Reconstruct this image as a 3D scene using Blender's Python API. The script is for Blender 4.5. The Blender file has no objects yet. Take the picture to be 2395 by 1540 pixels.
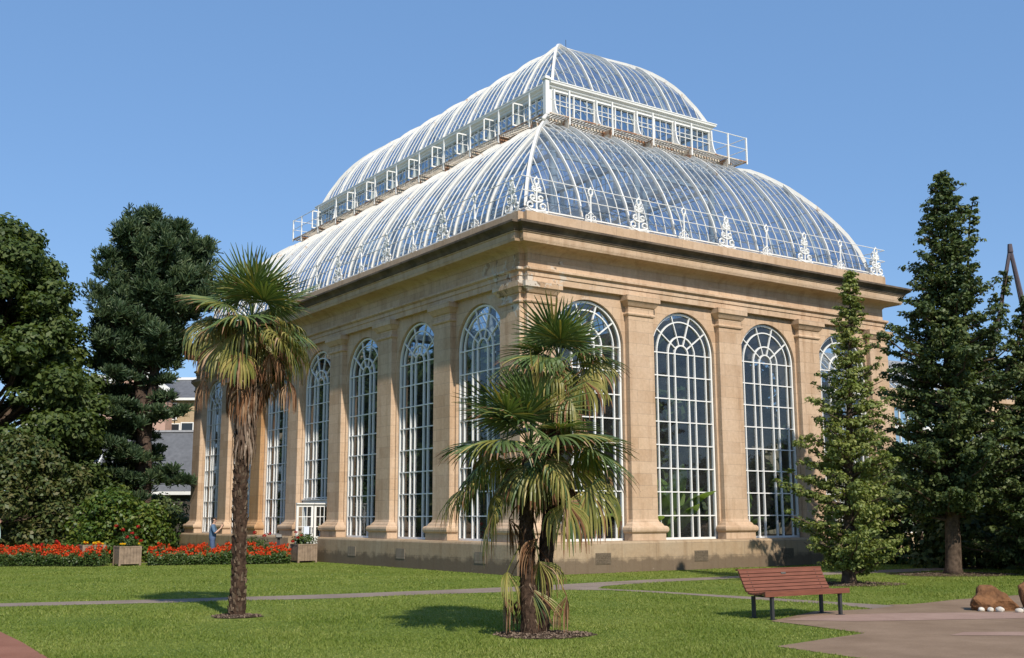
import bpy, math, random
import numpy as np
from math import sin, cos, pi, radians, sqrt, atan2
from mathutils import Vector, Matrix

# ------------------------------------------------------------------ camera
scene = bpy.context.scene
COL = scene.collection
cam_data = bpy.data.cameras.new("camera")
cam_data.sensor_width = 36.0
cam_data.lens = 36.0 * 2585.08 / 2395.0
cam_data.clip_start = 0.1
cam_data.clip_end = 3000.0
cam = bpy.data.objects.new("camera", cam_data)
COL.objects.link(cam)
CAM = Vector((-18.5777, -26.5445, 1.68))
YAW, PITCH, ROLL = 0.96731, 0.168555, -0.003028
FW = Vector((cos(PITCH) * cos(YAW), cos(PITCH) * sin(YAW), sin(PITCH)))
RT0 = Vector((sin(YAW), -cos(YAW), 0.0))
UP0 = RT0.cross(FW)
RT = RT0 * cos(ROLL) + UP0 * sin(ROLL)
UP = -RT0 * sin(ROLL) + UP0 * cos(ROLL)
cam.matrix_world = Matrix(((RT.x, UP.x, -FW.x, CAM.x), (RT.y, UP.y, -FW.y, CAM.y),
                           (RT.z, UP.z, -FW.z, CAM.z), (0, 0, 0, 1)))
scene.camera = cam

# ------------------------------------------------------------------ light
SUN_EL = radians(42.5)
SUN_DIR = Vector((-sin(radians(10.8)) * cos(SUN_EL), -cos(radians(10.8)) * cos(SUN_EL), sin(SUN_EL)))
world = bpy.data.worlds.new("World")
scene.world = world
world.use_nodes = True
wn = world.node_tree
wn.nodes.clear()
sky = wn.nodes.new("ShaderNodeTexSky")
sky.sky_type = 'NISHITA'
sky.sun_disc = False
sky.sun_elevation = SUN_EL
sky.sun_rotation = atan2(SUN_DIR.x, SUN_DIR.y)
sky.altitude = 20
sky.air_density = 1.0
sky.dust_density = 0.5
sky.ozone_density = 4.0
bg = wn.nodes.new("ShaderNodeBackground")
bg.inputs["Strength"].default_value = 0.118
wo = wn.nodes.new("ShaderNodeOutputWorld")
# an even summer-haze blue evens out the clear-sky gradient
hz = wn.nodes.new("ShaderNodeMix")
hz.data_type = 'RGBA'
hz.inputs[0].default_value = 0.55
hz.inputs[7].default_value = (1.12, 2.32, 4.5, 1.0)
wn.links.new(sky.outputs[0], hz.inputs[6])
wn.links.new(hz.outputs[2], bg.inputs[0])
wn.links.new(bg.outputs[0], wo.inputs[0])
sun_data = bpy.data.lights.new("sun", 'SUN')
sun_data.energy = 3.9
sun_data.angle = radians(0.53)
sun_data.color = (1.0, 0.93, 0.82)
sun = bpy.data.objects.new("sun", sun_data)
COL.objects.link(sun)
sun.rotation_euler = SUN_DIR.to_track_quat('Z', 'Y').to_euler()
sun.location = (-10, -40, 40)
vs = scene.view_settings
vs.view_transform = 'Standard'
vs.look = 'None'
vs.exposure = 0.45
vs.gamma = 1.0
vs.use_curve_mapping = False

random.seed(7)
RNG = np.random.default_rng(11)

# ------------------------------------------------------------------ materials
def new_mat(name):
    m = bpy.data.materials.new(name)
    m.use_nodes = True
    nt = m.node_tree
    nt.nodes.clear()
    out = nt.nodes.new("ShaderNodeOutputMaterial")
    return m, nt, out

def N(nt, typ, **kw):
    n = nt.nodes.new(typ)
    for k, v in kw.items():
        if k in n.inputs:
            n.inputs[k].default_value = v
        else:
            setattr(n, k, v)
    return n

def mixc(nt, fac, a, b, mode='MIX'):
    n = nt.nodes.new("ShaderNodeMix")
    n.data_type = 'RGBA'
    n.blend_type = mode
    for sock, v in ((n.inputs[0], fac), (n.inputs[6], a), (n.inputs[7], b)):
        if hasattr(v, 'is_output'):
            nt.links.new(v, sock)
        elif isinstance(v, (tuple, list)):
            sock.default_value = (v[0], v[1], v[2], 1.0)
        else:
            sock.default_value = v
    return n.outputs[2]

def ramp(nt, fac, stops):
    n = nt.nodes.new("ShaderNodeValToRGB")
    el = n.color_ramp.elements
    while len(el) < len(stops):
        el.new(0.5)
    for e, (p, c) in zip(el, stops):
        e.position = p
        e.color = (c[0], c[1], c[2], 1.0) if isinstance(c, (tuple, list)) else (c, c, c, 1.0)
    nt.links.new(fac, n.inputs[0])
    return n.outputs[0]

def noise(nt, vec, scale, detail=3.0, rough=0.55, dist=0.0):
    n = N(nt, "ShaderNodeTexNoise", Scale=scale, Detail=detail, Roughness=rough, Distortion=dist)
    if vec is not None:
        nt.links.new(vec, n.inputs["Vector"])
    return n.outputs["Fac"]

def pos(nt):
    return nt.nodes.new("ShaderNodeNewGeometry").outputs["Position"]

def bump(nt, h, strength=0.3, dist=0.02):
    b = N(nt, "ShaderNodeBump", Strength=strength, Distance=dist)
    nt.links.new(h, b.inputs["Height"])
    return b.outputs["Normal"]

def princ(nt, out, color, rough=0.7, spec=0.3, normal=None, metal=0.0):
    p = nt.nodes.new("ShaderNodeBsdfPrincipled")
    if hasattr(color, 'is_output'):
        nt.links.new(color, p.inputs["Base Color"])
    else:
        p.inputs["Base Color"].default_value = (*color, 1.0)
    p.inputs["Roughness"].default_value = rough
    p.inputs["Specular IOR Level"].default_value = spec
    p.inputs["Metallic"].default_value = metal
    if normal is not None:
        nt.links.new(normal, p.inputs["Normal"])
    if out is not None:
        nt.links.new(p.outputs[0], out.inputs[0])
    return p

def simple_mat(name, col, var=0.15, scale=6.0, rough=0.7, spec=0.3, bmp=0.15):
    m, nt, out = new_mat(name)
    p = pos(nt)
    f = noise(nt, p, scale, 4)
    dark = tuple(c * (1 - var) for c in col)
    lite = tuple(min(1, c * (1 + var)) for c in col)
    c = ramp(nt, f, [(0.3, dark), (0.7, lite)])
    princ(nt, out, c, rough, spec, bump(nt, noise(nt, p, scale * 6, 3), bmp, 0.01))
    return m

def stone_mat(name, c1, c2, c3, row=0.38, width=1.15, stain=0.0, damp=False, peel=False):
    m, nt, out = new_mat(name)
    p = pos(nt)
    sep = nt.nodes.new("ShaderNodeSeparateXYZ")
    nt.links.new(p, sep.inputs[0])
    add = N(nt, "ShaderNodeMath", operation='ADD')
    nt.links.new(sep.outputs[0], add.inputs[0])
    nt.links.new(sep.outputs[1], add.inputs[1])
    comb = nt.nodes.new("ShaderNodeCombineXYZ")
    nt.links.new(add.outputs[0], comb.inputs[0])
    nt.links.new(sep.outputs[2], comb.inputs[1])
    br = nt.nodes.new("ShaderNodeTexBrick")
    br.offset = 0.47
    br.inputs["Scale"].default_value = 1.0
    br.inputs["Mortar Size"].default_value = 0.009
    br.inputs["Mortar Smooth"].default_value = 0.3
    br.inputs["Brick Width"].default_value = width
    br.inputs["Row Height"].default_value = row
    br.inputs["Bias"].default_value = -0.1
    br.inputs["Color1"].default_value = (*c1, 1)
    br.inputs["Color2"].default_value = (*c2, 1)
    br.inputs["Mortar"].default_value = (c3[0] * .6, c3[1] * .58, c3[2] * .55, 1)
    nt.links.new(comb.outputs[0], br.inputs["Vector"])
    big = ramp(nt, noise(nt, p, 0.55, 5, 0.6), [(0.38, 0.0), (0.68, 1.0)])
    col = mixc(nt, N_mul(nt, big, 0.75), br.outputs["Color"], c3)
    fine = ramp(nt, noise(nt, p, 9.0, 6, 0.65), [(0.3, (0.86, 0.85, 0.83)), (0.7, (1.08, 1.07, 1.06))])
    col = mixc(nt, 0.85, col, fine, 'MULTIPLY')
    # vertical streaks of weather
    mp = nt.nodes.new("ShaderNodeMapping")
    mp.inputs["Scale"].default_value = (2.2, 2.2, 0.22)
    nt.links.new(p, mp.inputs["Vector"])
    st = noise(nt, mp.outputs[0], 1.6, 5, 0.6)
    streak = ramp(nt, st, [(0.5, (1, 1, 1)), (0.72, (0.72, 0.66, 0.6))])
    col = mixc(nt, 0.8, col, streak, 'MULTIPLY')
    if stain:
        f = ramp(nt, noise(nt, p, 0.9, 6, 0.7), [(0.36, 0.0), (0.62, 1.0)])
        col = mixc(nt, N_mul(nt, f, stain), col, (0.035, 0.03, 0.026))
    if damp:
        mr = nt.nodes.new("ShaderNodeMapRange")
        mr.inputs[1].default_value = 0.0
        mr.inputs[2].default_value = 0.55
        mr.inputs[3].default_value = 1.1
        mr.inputs[4].default_value = -0.6
        nt.links.new(sep.outputs[2], mr.inputs[0])
        a2 = N(nt, "ShaderNodeMath", operation='MULTIPLY_ADD')
        nt.links.new(noise(nt, p, 2.4, 5, 0.6), a2.inputs[0])
        a2.inputs[1].default_value = 1.9
        nt.links.new(mr.outputs[0], a2.inputs[2])
        f = ramp(nt, a2.outputs[0], [(0.55, 0.0), (1.45, 1.0)])
        col = mixc(nt, N_mul(nt, f, 0.72), col, (0.085, 0.062, 0.045))
        g = ramp(nt, noise(nt, p, 4.5, 6, 0.7), [(0.66, 0.0), (0.7, 1.0)])
        col = mixc(nt, N_mul(nt, g, 0.45), col, (0.42, 0.36, 0.28))
    if peel:
        # patches near the building corner where the stone face has scaled off
        vm = N(nt, "ShaderNodeVectorMath", operation='DISTANCE')
        nt.links.new(p, vm.inputs[0])
        vm.inputs[1].default_value = (0.4, 0.4, 9.1)
        d = ramp(nt, vm.outputs["Value"], [(0.0, 1.0), (1.0, 0.0)])
        d.node.color_ramp.elements[1].position = 1.0
        sc = N(nt, "ShaderNodeMath", operation='MULTIPLY')
        nt.links.new(vm.outputs["Value"], sc.inputs[0])
        sc.inputs[1].default_value = 0.3
        dd = ramp(nt, sc.outputs[0], [(0.35, 1.0), (1.0, 0.0)])
        pn = ramp(nt, noise(nt, p, 1.7, 6, 0.7, 0.6), [(0.56, 0.0), (0.58, 1.0)])
        pf = N(nt, "ShaderNodeMath", operation='MULTIPLY')
        nt.links.new(pn, pf.inputs[0])
        nt.links.new(dd, pf.inputs[1])
        pc = ramp(nt, noise(nt, p, 3.1, 3), [(0.42, (0.2, 0.145, 0.1)), (0.47, (0.52, 0.45, 0.37))])
        col = mixc(nt, pf.outputs[0], col, pc)
    bm = N(nt, "ShaderNodeMath", operation='MULTIPLY_ADD')
    nt.links.new(br.outputs["Fac"], bm.inputs[0])
    bm.inputs[1].default_value = -0.6
    nt.links.new(noise(nt, p, 14.0, 5, 0.6), bm.inputs[2])
    princ(nt, out, col, 0.9, 0.15, bump(nt, bm.outputs[0], 0.35, 0.02))
    return m

def N_mul(nt, sock, k):
    n = N(nt, "ShaderNodeMath", operation='MULTIPLY')
    nt.links.new(sock, n.inputs[0])
    n.inputs[1].default_value = k
    return n.outputs[0]

STONE = stone_mat("sandstone", (0.545, 0.39, 0.262), (0.42, 0.28, 0.175), (0.56, 0.42, 0.305), peel=True)
PLINTH = stone_mat("plinth_sandstone", (0.4, 0.29, 0.185), (0.32, 0.225, 0.14), (0.38, 0.3, 0.21), row=0.43, width=1.3, damp=True)
CORNICE = stone_mat("cornice_sandstone", (0.51, 0.365, 0.24), (0.42, 0.29, 0.185), (0.52, 0.39, 0.28), row=2.0, width=1.45)
CYMA = stone_mat("blackened_sandstone", (0.17, 0.13, 0.095), (0.12, 0.09, 0.066), (0.2, 0.155, 0.115), row=2.0, width=1.45, stain=0.7)
VENT = simple_mat("vent_stone", (0.135, 0.105, 0.075), 0.25, 20, 0.9, 0.1, 0.5)

def paint_mat(name, col, rust, rust_col=(0.30, 0.12, 0.045)):
    m, nt, out = new_mat(name)
    p = pos(nt)
    f = noise(nt, p, 3.2, 6, 0.65)
    lo = 0.74 - rust * 0.36
    r = ramp(nt, f, [(lo, 0.0), (lo + 0.1, 1.0)])
    dirt = ramp(nt, noise(nt, p, 1.3, 4), [(0.3, tuple(c * .88 for c in col)), (0.7, col)])
    c = mixc(nt, N_mul(nt, r, 0.85 if rust > 0 else 0.0), dirt, rust_col)
    princ(nt, out, c, 0.5, 0.35)
    return m

WHITE = paint_mat("white_paint", (0.78, 0.77, 0.74), 0.0)
RIBPAINT = paint_mat("weathered_white_paint", (0.7, 0.68, 0.635), 0.38, (0.42, 0.28, 0.17))
RUSTY = paint_mat("rust_stained_paint", (0.62, 0.55, 0.46), 0.75)
DARKIRON = simple_mat("dark_iron", (0.03, 0.03, 0.03), 0.2, 8, 0.5, 0.4)

def glass_mat(name, tint, grime, ior=1.5, rough=0.03, grimecol=(0.7, 0.72, 0.72)):
    m, nt, out = new_mat(name)
    p = pos(nt)
    tr = N(nt, "ShaderNodeBsdfTransparent")
    tr.inputs[0].default_value = (*tint, 1)
    gl = N(nt, "ShaderNodeBsdfGlossy", Roughness=rough)
    gl.inputs["Color"].default_value = (0.95, 0.97, 1, 1)
    bn = bump(nt, noise(nt, p, 1.1, 2), 0.05, 0.1)
    nt.links.new(bn, gl.inputs["Normal"])
    lw = N(nt, "ShaderNodeLayerWeight", Blend=0.5)
    pw = N(nt, "ShaderNodeMath", operation='POWER')
    nt.links.new(lw.outputs["Facing"], pw.inputs[0])
    pw.inputs[1].default_value = 4.5
    fr = N(nt, "ShaderNodeMath", operation='MULTIPLY_ADD')
    nt.links.new(pw.outputs[0], fr.inputs[0])
    fr.inputs[1].default_value = 0.92
    fr.inputs[2].default_value = 0.075
    mx = nt.nodes.new("ShaderNodeMixShader")
    nt.links.new(fr.outputs[0], mx.inputs[0])
    nt.links.new(tr.outputs[0], mx.inputs[1])
    nt.links.new(gl.outputs[0], mx.inputs[2])
    df = N(nt, "ShaderNodeBsdfDiffuse")
    df.inputs[0].default_value = (*grimecol, 1)
    g = ramp(nt, noise(nt, p, 1.5, 6, 0.7), [(0.32, grime * 0.25), (0.7, grime * 2.2)])
    mx2 = nt.nodes.new("ShaderNodeMixShader")
    nt.links.new(g, mx2.inputs[0])
    nt.links.new(mx.outputs[0], mx2.inputs[1])
    nt.links.new(df.outputs[0], mx2.inputs[2])
    nt.links.new(mx2.outputs[0], out.inputs[0])
    return m

GLASS = glass_mat("window_glass", (0.66, 0.72, 0.74), 0.016, 1.55)
ROOFGLASS = glass_mat("roof_glass", (0.56, 0.66, 0.76), 0.06, 1.5, 0.06)
FROST = glass_mat("frosted_panel", (0.6, 0.65, 0.7), 0.55, 1.5, 0.2, (0.8, 0.8, 0.8))

def leaf_mat(name, stops, rough=0.45, spec=0.35, transl=0.3, clump=0.9, tcol=None):
    m, nt, out = new_mat(name)
    geo = nt.nodes.new("ShaderNodeNewGeometry")
    rnd = geo.outputs["Random Per Island"]
    nz = noise(nt, geo.outputs["Position"], clump, 3, 0.6)
    mx = N(nt, "ShaderNodeMath", operation='MULTIPLY_ADD')
    nt.links.new(rnd, mx.inputs[0])
    mx.inputs[1].default_value = 0.55
    nt.links.new(nz, mx.inputs[2])
    sub = N(nt, "ShaderNodeMath", operation='SUBTRACT')
    nt.links.new(mx.outputs[0], sub.inputs[0])
    sub.inputs[1].default_value = 0.27
    col = ramp(nt, sub.outputs[0], stops)
    p = princ(nt, None, col, rough, spec)
    tr = nt.nodes.new("ShaderNodeBsdfTranslucent")
    tc = mixc(nt, 1.0, col, tcol or (1.3, 1.35, 0.5), 'MULTIPLY')
    nt.links.new(tc, tr.inputs[0])
    ms = nt.nodes.new("ShaderNodeMixShader")
    ms.inputs[0].default_value = transl
    nt.links.new(p.outputs[0], ms.inputs[1])
    nt.links.new(tr.outputs[0], ms.inputs[2])
    nt.links.new(ms.outputs[0], out.inputs[0])
    return m

HOLLY = leaf_mat("holly_leaves", [(0.1, (0.075, 0.105, 0.027)), (0.45, (0.16, 0.2, 0.052)), (0.85, (0.29, 0.3, 0.095))], 0.5, 0.25, 0.3)
HOLLYDK = leaf_mat("dark_holly_leaves", [(0.1, (0.03, 0.055, 0.02)), (0.5, (0.068, 0.1, 0.034)), (0.85, (0.145, 0.17, 0.055))], 0.5, 0.25, 0.22)
BROAD = leaf_mat("broad_leaves", [(0.1, (0.03, 0.055, 0.014)), (0.5, (0.062, 0.095, 0.022)), (0.85, (0.115, 0.145, 0.036))], 0.55, 0.35, 0.3)
PINE = leaf_mat("pine_needles", [(0.1, (0.02, 0.042, 0.02)), (0.45, (0.042, 0.074, 0.034)), (0.85, (0.105, 0.138, 0.06))], 0.5, 0.3, 0.15, 1.1)
SHRUBA = leaf_mat("mixed_shrub_leaves", [(0.1, (0.026, 0.05, 0.014)), (0.5, (0.07, 0.095, 0.025)), (0.85, (0.14, 0.125, 0.045))], 0.5, 0.35, 0.25)
SHRUBB = leaf_mat("bright_shrub_leaves", [(0.1, (0.03, 0.065, 0.01)), (0.5, (0.075, 0.125, 0.018)), (0.85, (0.16, 0.18, 0.03))], 0.45, 0.4, 0.3)
BEDLEAF = leaf_mat("bedding_leaves", [(0.1, (0.025, 0.06, 0.012)), (0.5, (0.06, 0.105, 0.022)), (0.9, (0.12, 0.16, 0.04))], 0.45, 0.4, 0.3, 3.0)
REDFLOWER = leaf_mat("orange_red_petals", [(0.1, (0.45, 0.028, 0.008)), (0.5, (0.62, 0.055, 0.012)), (0.9, (0.7, 0.13, 0.02))], 0.6, 0.2, 0.3, 3.0, (1.1, 0.9, 0.8))
DAHLIA = leaf_mat("crimson_petals", [(0.1, (0.25, 0.006, 0.008)), (0.9, (0.5, 0.012, 0.012))], 0.6, 0.2, 0.25, 3.0, (1, 1, 1))
MARIGOLD = leaf_mat("yellow_petals", [(0.1, (0.75, 0.4, 0.005)), (0.9, (0.85, 0.55, 0.02))], 0.6, 0.2, 0.25, 3.0, (1, 1, 1))
WHITEPETAL = leaf_mat("white_petals", [(0.1, (0.7, 0.7, 0.62)), (0.9, (0.8, 0.8, 0.76))], 0.6, 0.2, 0.25, 3.0, (1, 1, 1))
BANANA = leaf_mat("banana_leaves", [(0.1, (0.12, 0.21, 0.04)), (0.6, (0.22, 0.32, 0.07)), (0.9, (0.38, 0.4, 0.12))], 0.35, 0.4, 0.35, 2.0)
P_GREEN = leaf_mat("palm_green", [(0.1, (0.045, 0.085, 0.026)), (0.5, (0.1, 0.15, 0.048)), (0.9, (0.18, 0.22, 0.08))], 0.42, 0.4, 0.22, 2.5)
P_YEL = leaf_mat("palm_yellowing", [(0.1, (0.1, 0.12, 0.022)), (0.5, (0.21, 0.2, 0.05)), (0.9, (0.42, 0.33, 0.11))], 0.45, 0.4, 0.22, 3.0)
P_BROWN = leaf_mat("palm_dead", [(0.1, (0.09, 0.038, 0.018)), (0.5, (0.22, 0.11, 0.055)), (0.9, (0.42, 0.29, 0.18))], 0.8, 0.15, 0.12, 3.0, (1, 0.9, 0.7))
THATCH = leaf_mat("palm_thatch", [(0.1, (0.05, 0.03, 0.02)), (0.5, (0.15, 0.1, 0.07)), (0.9, (0.36, 0.28, 0.21))], 0.85, 0.1, 0.1, 4.0, (1, 0.9, 0.7))
BARK = simple_mat("bark", (0.085, 0.06, 0.043), 0.5, 9, 0.95, 0.1, 0.8)
PINEBARK = simple_mat("pine_bark", (0.075, 0.052, 0.04), 0.5, 7, 0.95, 0.1, 0.8)
PALMBARK = simple_mat("palm_fibre", (0.06, 0.037, 0.025), 0.55, 14, 0.95, 0.1, 0.9)
STUB = simple_mat("palm_leaf_stub", (0.14, 0.1, 0.068), 0.5, 11, 0.9, 0.1, 0.5)

# ------------------------------------------------------------------ mesh helpers
class MB:
    def __init__(s):
        s.v, s.f, s.m = [], [], []
    def add(s, vs, fs, mi=0):
        o = len(s.v)
        s.v.extend([tuple(v) for v in vs])
        for f in fs:
            s.f.append(tuple(i + o for i in f))
            s.m.append(mi)
    def box(s, a, b, mi=0):
        x0, y0, z0 = a
        x1, y1, z1 = b
        s.add([(x0, y0, z0), (x1, y0, z0), (x1, y1, z0), (x0, y1, z0), (x0, y0, z1), (x1, y0, z1), (x1, y1, z1), (x0, y1, z1)],
              [(0, 3, 2, 1), (4, 5, 6, 7), (0, 1, 5, 4), (1, 2, 6, 5), (2, 3, 7, 6), (3, 0, 4, 7)], mi)
    def obox(s, c, ax, ay, az, mi=0):
        c, ax, ay, az = Vector(c), Vector(ax), Vector(ay), Vector(az)
        vs = [c + ax * i + ay * j + az * k for k in (-1, 1) for (i, j) in ((-1, -1), (1, -1), (1, 1), (-1, 1))]
        s.add(vs, [(0, 3, 2, 1), (4, 5, 6, 7), (0, 1, 5, 4), (1, 2, 6, 5), (2, 3, 7, 6), (3, 0, 4, 7)], mi)
    def bar(s, pts, side, w, h, mi=0, caps=True):
        """rectangular bar along pts; side = constant sideways unit vector."""
        pts = [Vector(p) for p in pts]
        side = Vector(side).normalized()
        n = len(pts)
        vs = []
        for i, p in enumerate(pts):
            t = (pts[min(i + 1, n - 1)] - pts[max(i - 1, 0)]).normalized()
            nn = side.cross(t).normalized()
            vs += [p - side * w / 2 - nn * h / 2, p + side * w / 2 - nn * h / 2, p + side * w / 2 + nn * h / 2, p - side * w / 2 + nn * h / 2]
        fs = []
        for i in range(n - 1):
            o = 4 * i
            for k in range(4):
                fs.append((o + k, o + (k + 1) % 4, o + 4 + (k + 1) % 4, o + 4 + k))
        if caps:
            fs += [(3, 2, 1, 0), (4 * n - 4, 4 * n - 3, 4 * n - 2, 4 * n - 1)]
        s.add(vs, fs, mi)
    def tube(s, pts, r, n=6, mi=0, caps=True, jitter=0.0):
        pts = [Vector(p) for p in pts]
        m = len(pts)
        rs = r if isinstance(r, (list, tuple)) else [r] * m
        vs = []
        ref = Vector((0.13, 0.21, 1)).normalized()
        for i, p in enumerate(pts):
            t = (pts[min(i + 1, m - 1)] - pts[max(i - 1, 0)])
            t = t.normalized() if t.length > 1e-9 else Vector((0, 0, 1))
            a = t.cross(ref)
            if a.length < 0.05:
                a = t.cross(Vector((1, 0, 0)))
            a.normalize()
            b = t.cross(a)
            for k in range(n):
                q = 2 * pi * k / n
                rr = rs[i] * (1 + random.uniform(-jitter, jitter))
                vs.append(p + a * cos(q) * rr + b * sin(q) * rr)
        fs = [(i * n + k, i * n + (k + 1) % n, (i + 1) * n + (k + 1) % n, (i + 1) * n + k) for i in range(m - 1) for k in range(n)]
        if caps:
            fs += [tuple(range(n - 1, -1, -1)), tuple((m - 1) * n + k for k in range(n))]
        s.add(vs, fs, mi)
    def prism(s, pts, vec, mi=0):
        pts = [Vector(p) for p in pts]
        vec = Vector(vec)
        n = len(pts)
        fs = [tuple(range(n - 1, -1, -1)), tuple(n + k for k in range(n))]
        fs += [(k, (k + 1) % n, n + (k + 1) % n, n + k) for k in range(n)]
        s.add(pts + [p + vec for p in pts], fs, mi)
    def build(s, name, mat, parent=None, smooth=False):
        me = bpy.data.meshes.new(name)
        me.from_pydata(s.v, [], s.f)
        mats = mat if isinstance(mat, (list, tuple)) else [mat]
        for mm in mats:
            me.materials.append(mm)
        if len(mats) > 1:
            me.polygons.foreach_set("material_index", s.m)
        if smooth:
            me.polygons.foreach_set("use_smooth", [True] * len(me.polygons))
        me.update()
        return link(name, me, parent)

def link(name, me, parent=None):
    o = bpy.data.objects.new(name, me)
    COL.objects.link(o)
    if parent is not None:
        o.parent = parent
    return o

def thing(name, label, cat, loc=(0, 0, 0), rz=0.0, group=None):
    o = bpy.data.objects.new(name, None)
    o.empty_display_size = 0.3
    COL.objects.link(o)
    o.location = loc
    o.rotation_euler = (0, 0, rz)
    return tag(o, label, cat, group)

def tag(o, label, cat, group=None):
    o["label"] = label
    o["category"] = cat
    if group:
        o["group"] = group
    return o

def structure(o):
    o["kind"] = "structure"
    return o

def quads_mesh(name, V, mat, parent=None, mi=None, k=4):
    """V: (n,k,3) array of separate k-gons."""
    n = V.shape[0]
    me = bpy.data.meshes.new(name)
    me.vertices.add(n * k)
    me.vertices.foreach_set("co", np.ascontiguousarray(V, dtype=np.float32).reshape(-1))
    me.loops.add(n * k)
    me.loops.foreach_set("vertex_index", np.arange(n * k, dtype=np.int32))
    me.polygons.add(n)
    me.polygons.foreach_set("loop_start", np.arange(0, n * k, k, dtype=np.int32))
    mats = mat if isinstance(mat, (list, tuple)) else [mat]
    for mm in mats:
        me.materials.append(mm)
    if mi is not None:
        me.polygons.foreach_set("material_index", np.asarray(mi, dtype=np.int32))
    me.update(calc_edges=True)
    return link(name, me, parent)

def unit(a):
    return a / (np.linalg.norm(a, axis=-1, keepdims=True) + 1e-9)

def leaf_quads(P, Nrm, L, wr=0.5, jit=0.8):
    n = len(P)
    nr = unit(Nrm + RNG.normal(0, jit * 0.6, (n, 3)))
    t = unit(np.cross(nr, RNG.normal(0, 1, (n, 3))))
    b = np.cross(nr, t)
    L = np.broadcast_to(np.asarray(L), (n,))[:, None]
    W = L * wr
    cup = nr * L * 0.12
    return np.stack([P - t * L / 2, P + b * W / 2 + cup, P + t * L / 2, P - b * W / 2 + cup], axis=1)

def clump_leaves(centers, radii, per, L, wr=0.5, flat=1.0, shell=0.55, upbias=0.5):
    """leaves spread through ellipsoidal clumps."""
    Vs = []
    for c, r, n in zip(centers, radii, per):
        d = unit(RNG.normal(0, 1, (n, 3)))
        rr = (shell + (1 - shell) * RNG.random((n, 1))) * (0.75 + 0.5 * RNG.random((n, 1)))
        off = d * rr * np.array([r, r, r * flat])
        nr = d + np.array([0, 0, upbias])
        Vs.append(leaf_quads(np.asarray(c) + off, nr, L * (0.7 + 0.6 * RNG.random(n)), wr))
    return np.concatenate(Vs)

# ------------------------------------------------------------------ building dimensions
B = 4.0776
M = 3.046
LX = 2 * M + 3 * B
LY = 2 * M + 6 * B
NT = 0.19
SILL = 0.945
SPR = 7.08
HW = 1.397
WIN = 0.69
HALF = [M - B / 2 + k * B / 2 for k in range(0, 16)]

FOOT = [(NT, 0), (LX - NT, 0), (LX - NT, NT), (LX, NT), (LX, LY - NT), (LX - NT, LY - NT), (LX - NT, LY), (NT, LY),
        (NT, LY - NT), (0, LY - NT), (0, NT), (NT, NT)]

def sweep(profile, path, closed=True, mats=0):
    """profile: (offset outward, z) list, path: corner list, ccw."""
    mb = MB()
    n = len(path)
    dirs = []
    for i in range(n):
        a, b = path[i], path[(i + 1) % n]
        l = math.hypot(b[0] - a[0], b[1] - a[1])
        dirs.append(((b[0] - a[0]) / l, (b[1] - a[1]) / l))
    nm = [(d[1], -d[0]) for d in dirs]
    vs = []
    for i in range(n):
        if closed or 0 < i < n - 1:
            n1, n2 = nm[i - 1], nm[i]
            mx, my = n1[0] + n2[0], n1[1] + n2[1]
            k = 2.0 / max(1e-6, mx * mx + my * my)
            mx, my = mx * k, my * k
        else:
            mx, my = nm[i] if i == 0 else nm[i - 1]
        for off, z in profile:
            vs.append((path[i][0] + mx * off, path[i][1] + my * off, z))
    p = len(profile)
    fs = []
    for i in range(n if closed else n - 1):
        j = (i + 1) % n
        for k in range(p - 1):
            fs.append((i * p + k, j * p + k, j * p + k + 1, i * p + k + 1))
    if not closed:
        fs.append(tuple(range(p - 1, -1, -1)))
        fs.append(tuple((n - 1) * p + k for k in range(p)))
    mb.add(vs, fs)
    return mb

FACES = {  # s along the face, d inward from the plinth face
    'right': (lambda s, d, z: (s, d, z), LX, (1, 0, 0), 4),
    'left': (lambda s, d, z: (d, s, z), LY, (0, 1, 0), 7),
    'far': (lambda s, d, z: (LX - d, s, z), LY, (0, 1, 0), 7),
    'back': (lambda s, d, z: (s, LY - d, z), LX, (1, 0, 0), 4),
}

house = thing("palm_house", "tall sandstone palm house with arched windows and two tiers of curved white-ribbed glass roof", "glasshouse")

# plinth: broken on the left face by the doorway
DOOR0, DOOR1 = 13.98, 16.62
pl_prof = [(0.0, -0.3), (0.0, 0.86), (-0.03, 0.92), (-0.14, SILL - 0.004), (-0.95, SILL - 0.004), (-0.95, -0.3)]
path_pl = [(0, DOOR0), (0, NT), (NT, NT), (NT, 0), (LX - NT, 0), (LX - NT, NT), (LX, NT), (LX, LY - NT), (LX - NT, LY - NT),
           (LX - NT, LY), (NT, LY), (NT, LY - NT), (0, LY - NT), (0, DOOR1)]
sweep(pl_prof, path_pl, closed=False).build("plinth", PLINTH, house)
mb = MB()
for k in range(2):
    mb.box((-0.75 + 0.38 * k, DOOR0 + 0.01, -0.1), (0.9, DOOR1 - 0.01, 0.1 + 0.1 * k))
mb.build("doorstep", PLINTH, house)

# vents in the plinth
for s in (M, M + B, M + 2 * B):
    mb = MB()
    mb.box((s - 0.3, -0.012, 0.26), (s + 0.3, 0.1, 0.6))
    for k in range(6):
        mb.box((s - 0.27, -0.02, 0.29 + k * 0.05), (s + 0.27, -0.011, 0.305 + k * 0.05))
    mb.build("vent", VENT, house)
VENT2 = stone_mat("vent_slab", (0.25, 0.2, 0.15), (0.22, 0.17, 0.13), (0.25, 0.2, 0.15))
for s in (M - 0.9, M + B, M + 1.9 * B, M + 4.2 * B, M + 5 * B):
    mb = MB()
    mb.box((-0.012, s - 0.3, 0.3), (0.1, s + 0.3, 0.64))
    mb.build("vent", VENT2, house)

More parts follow.
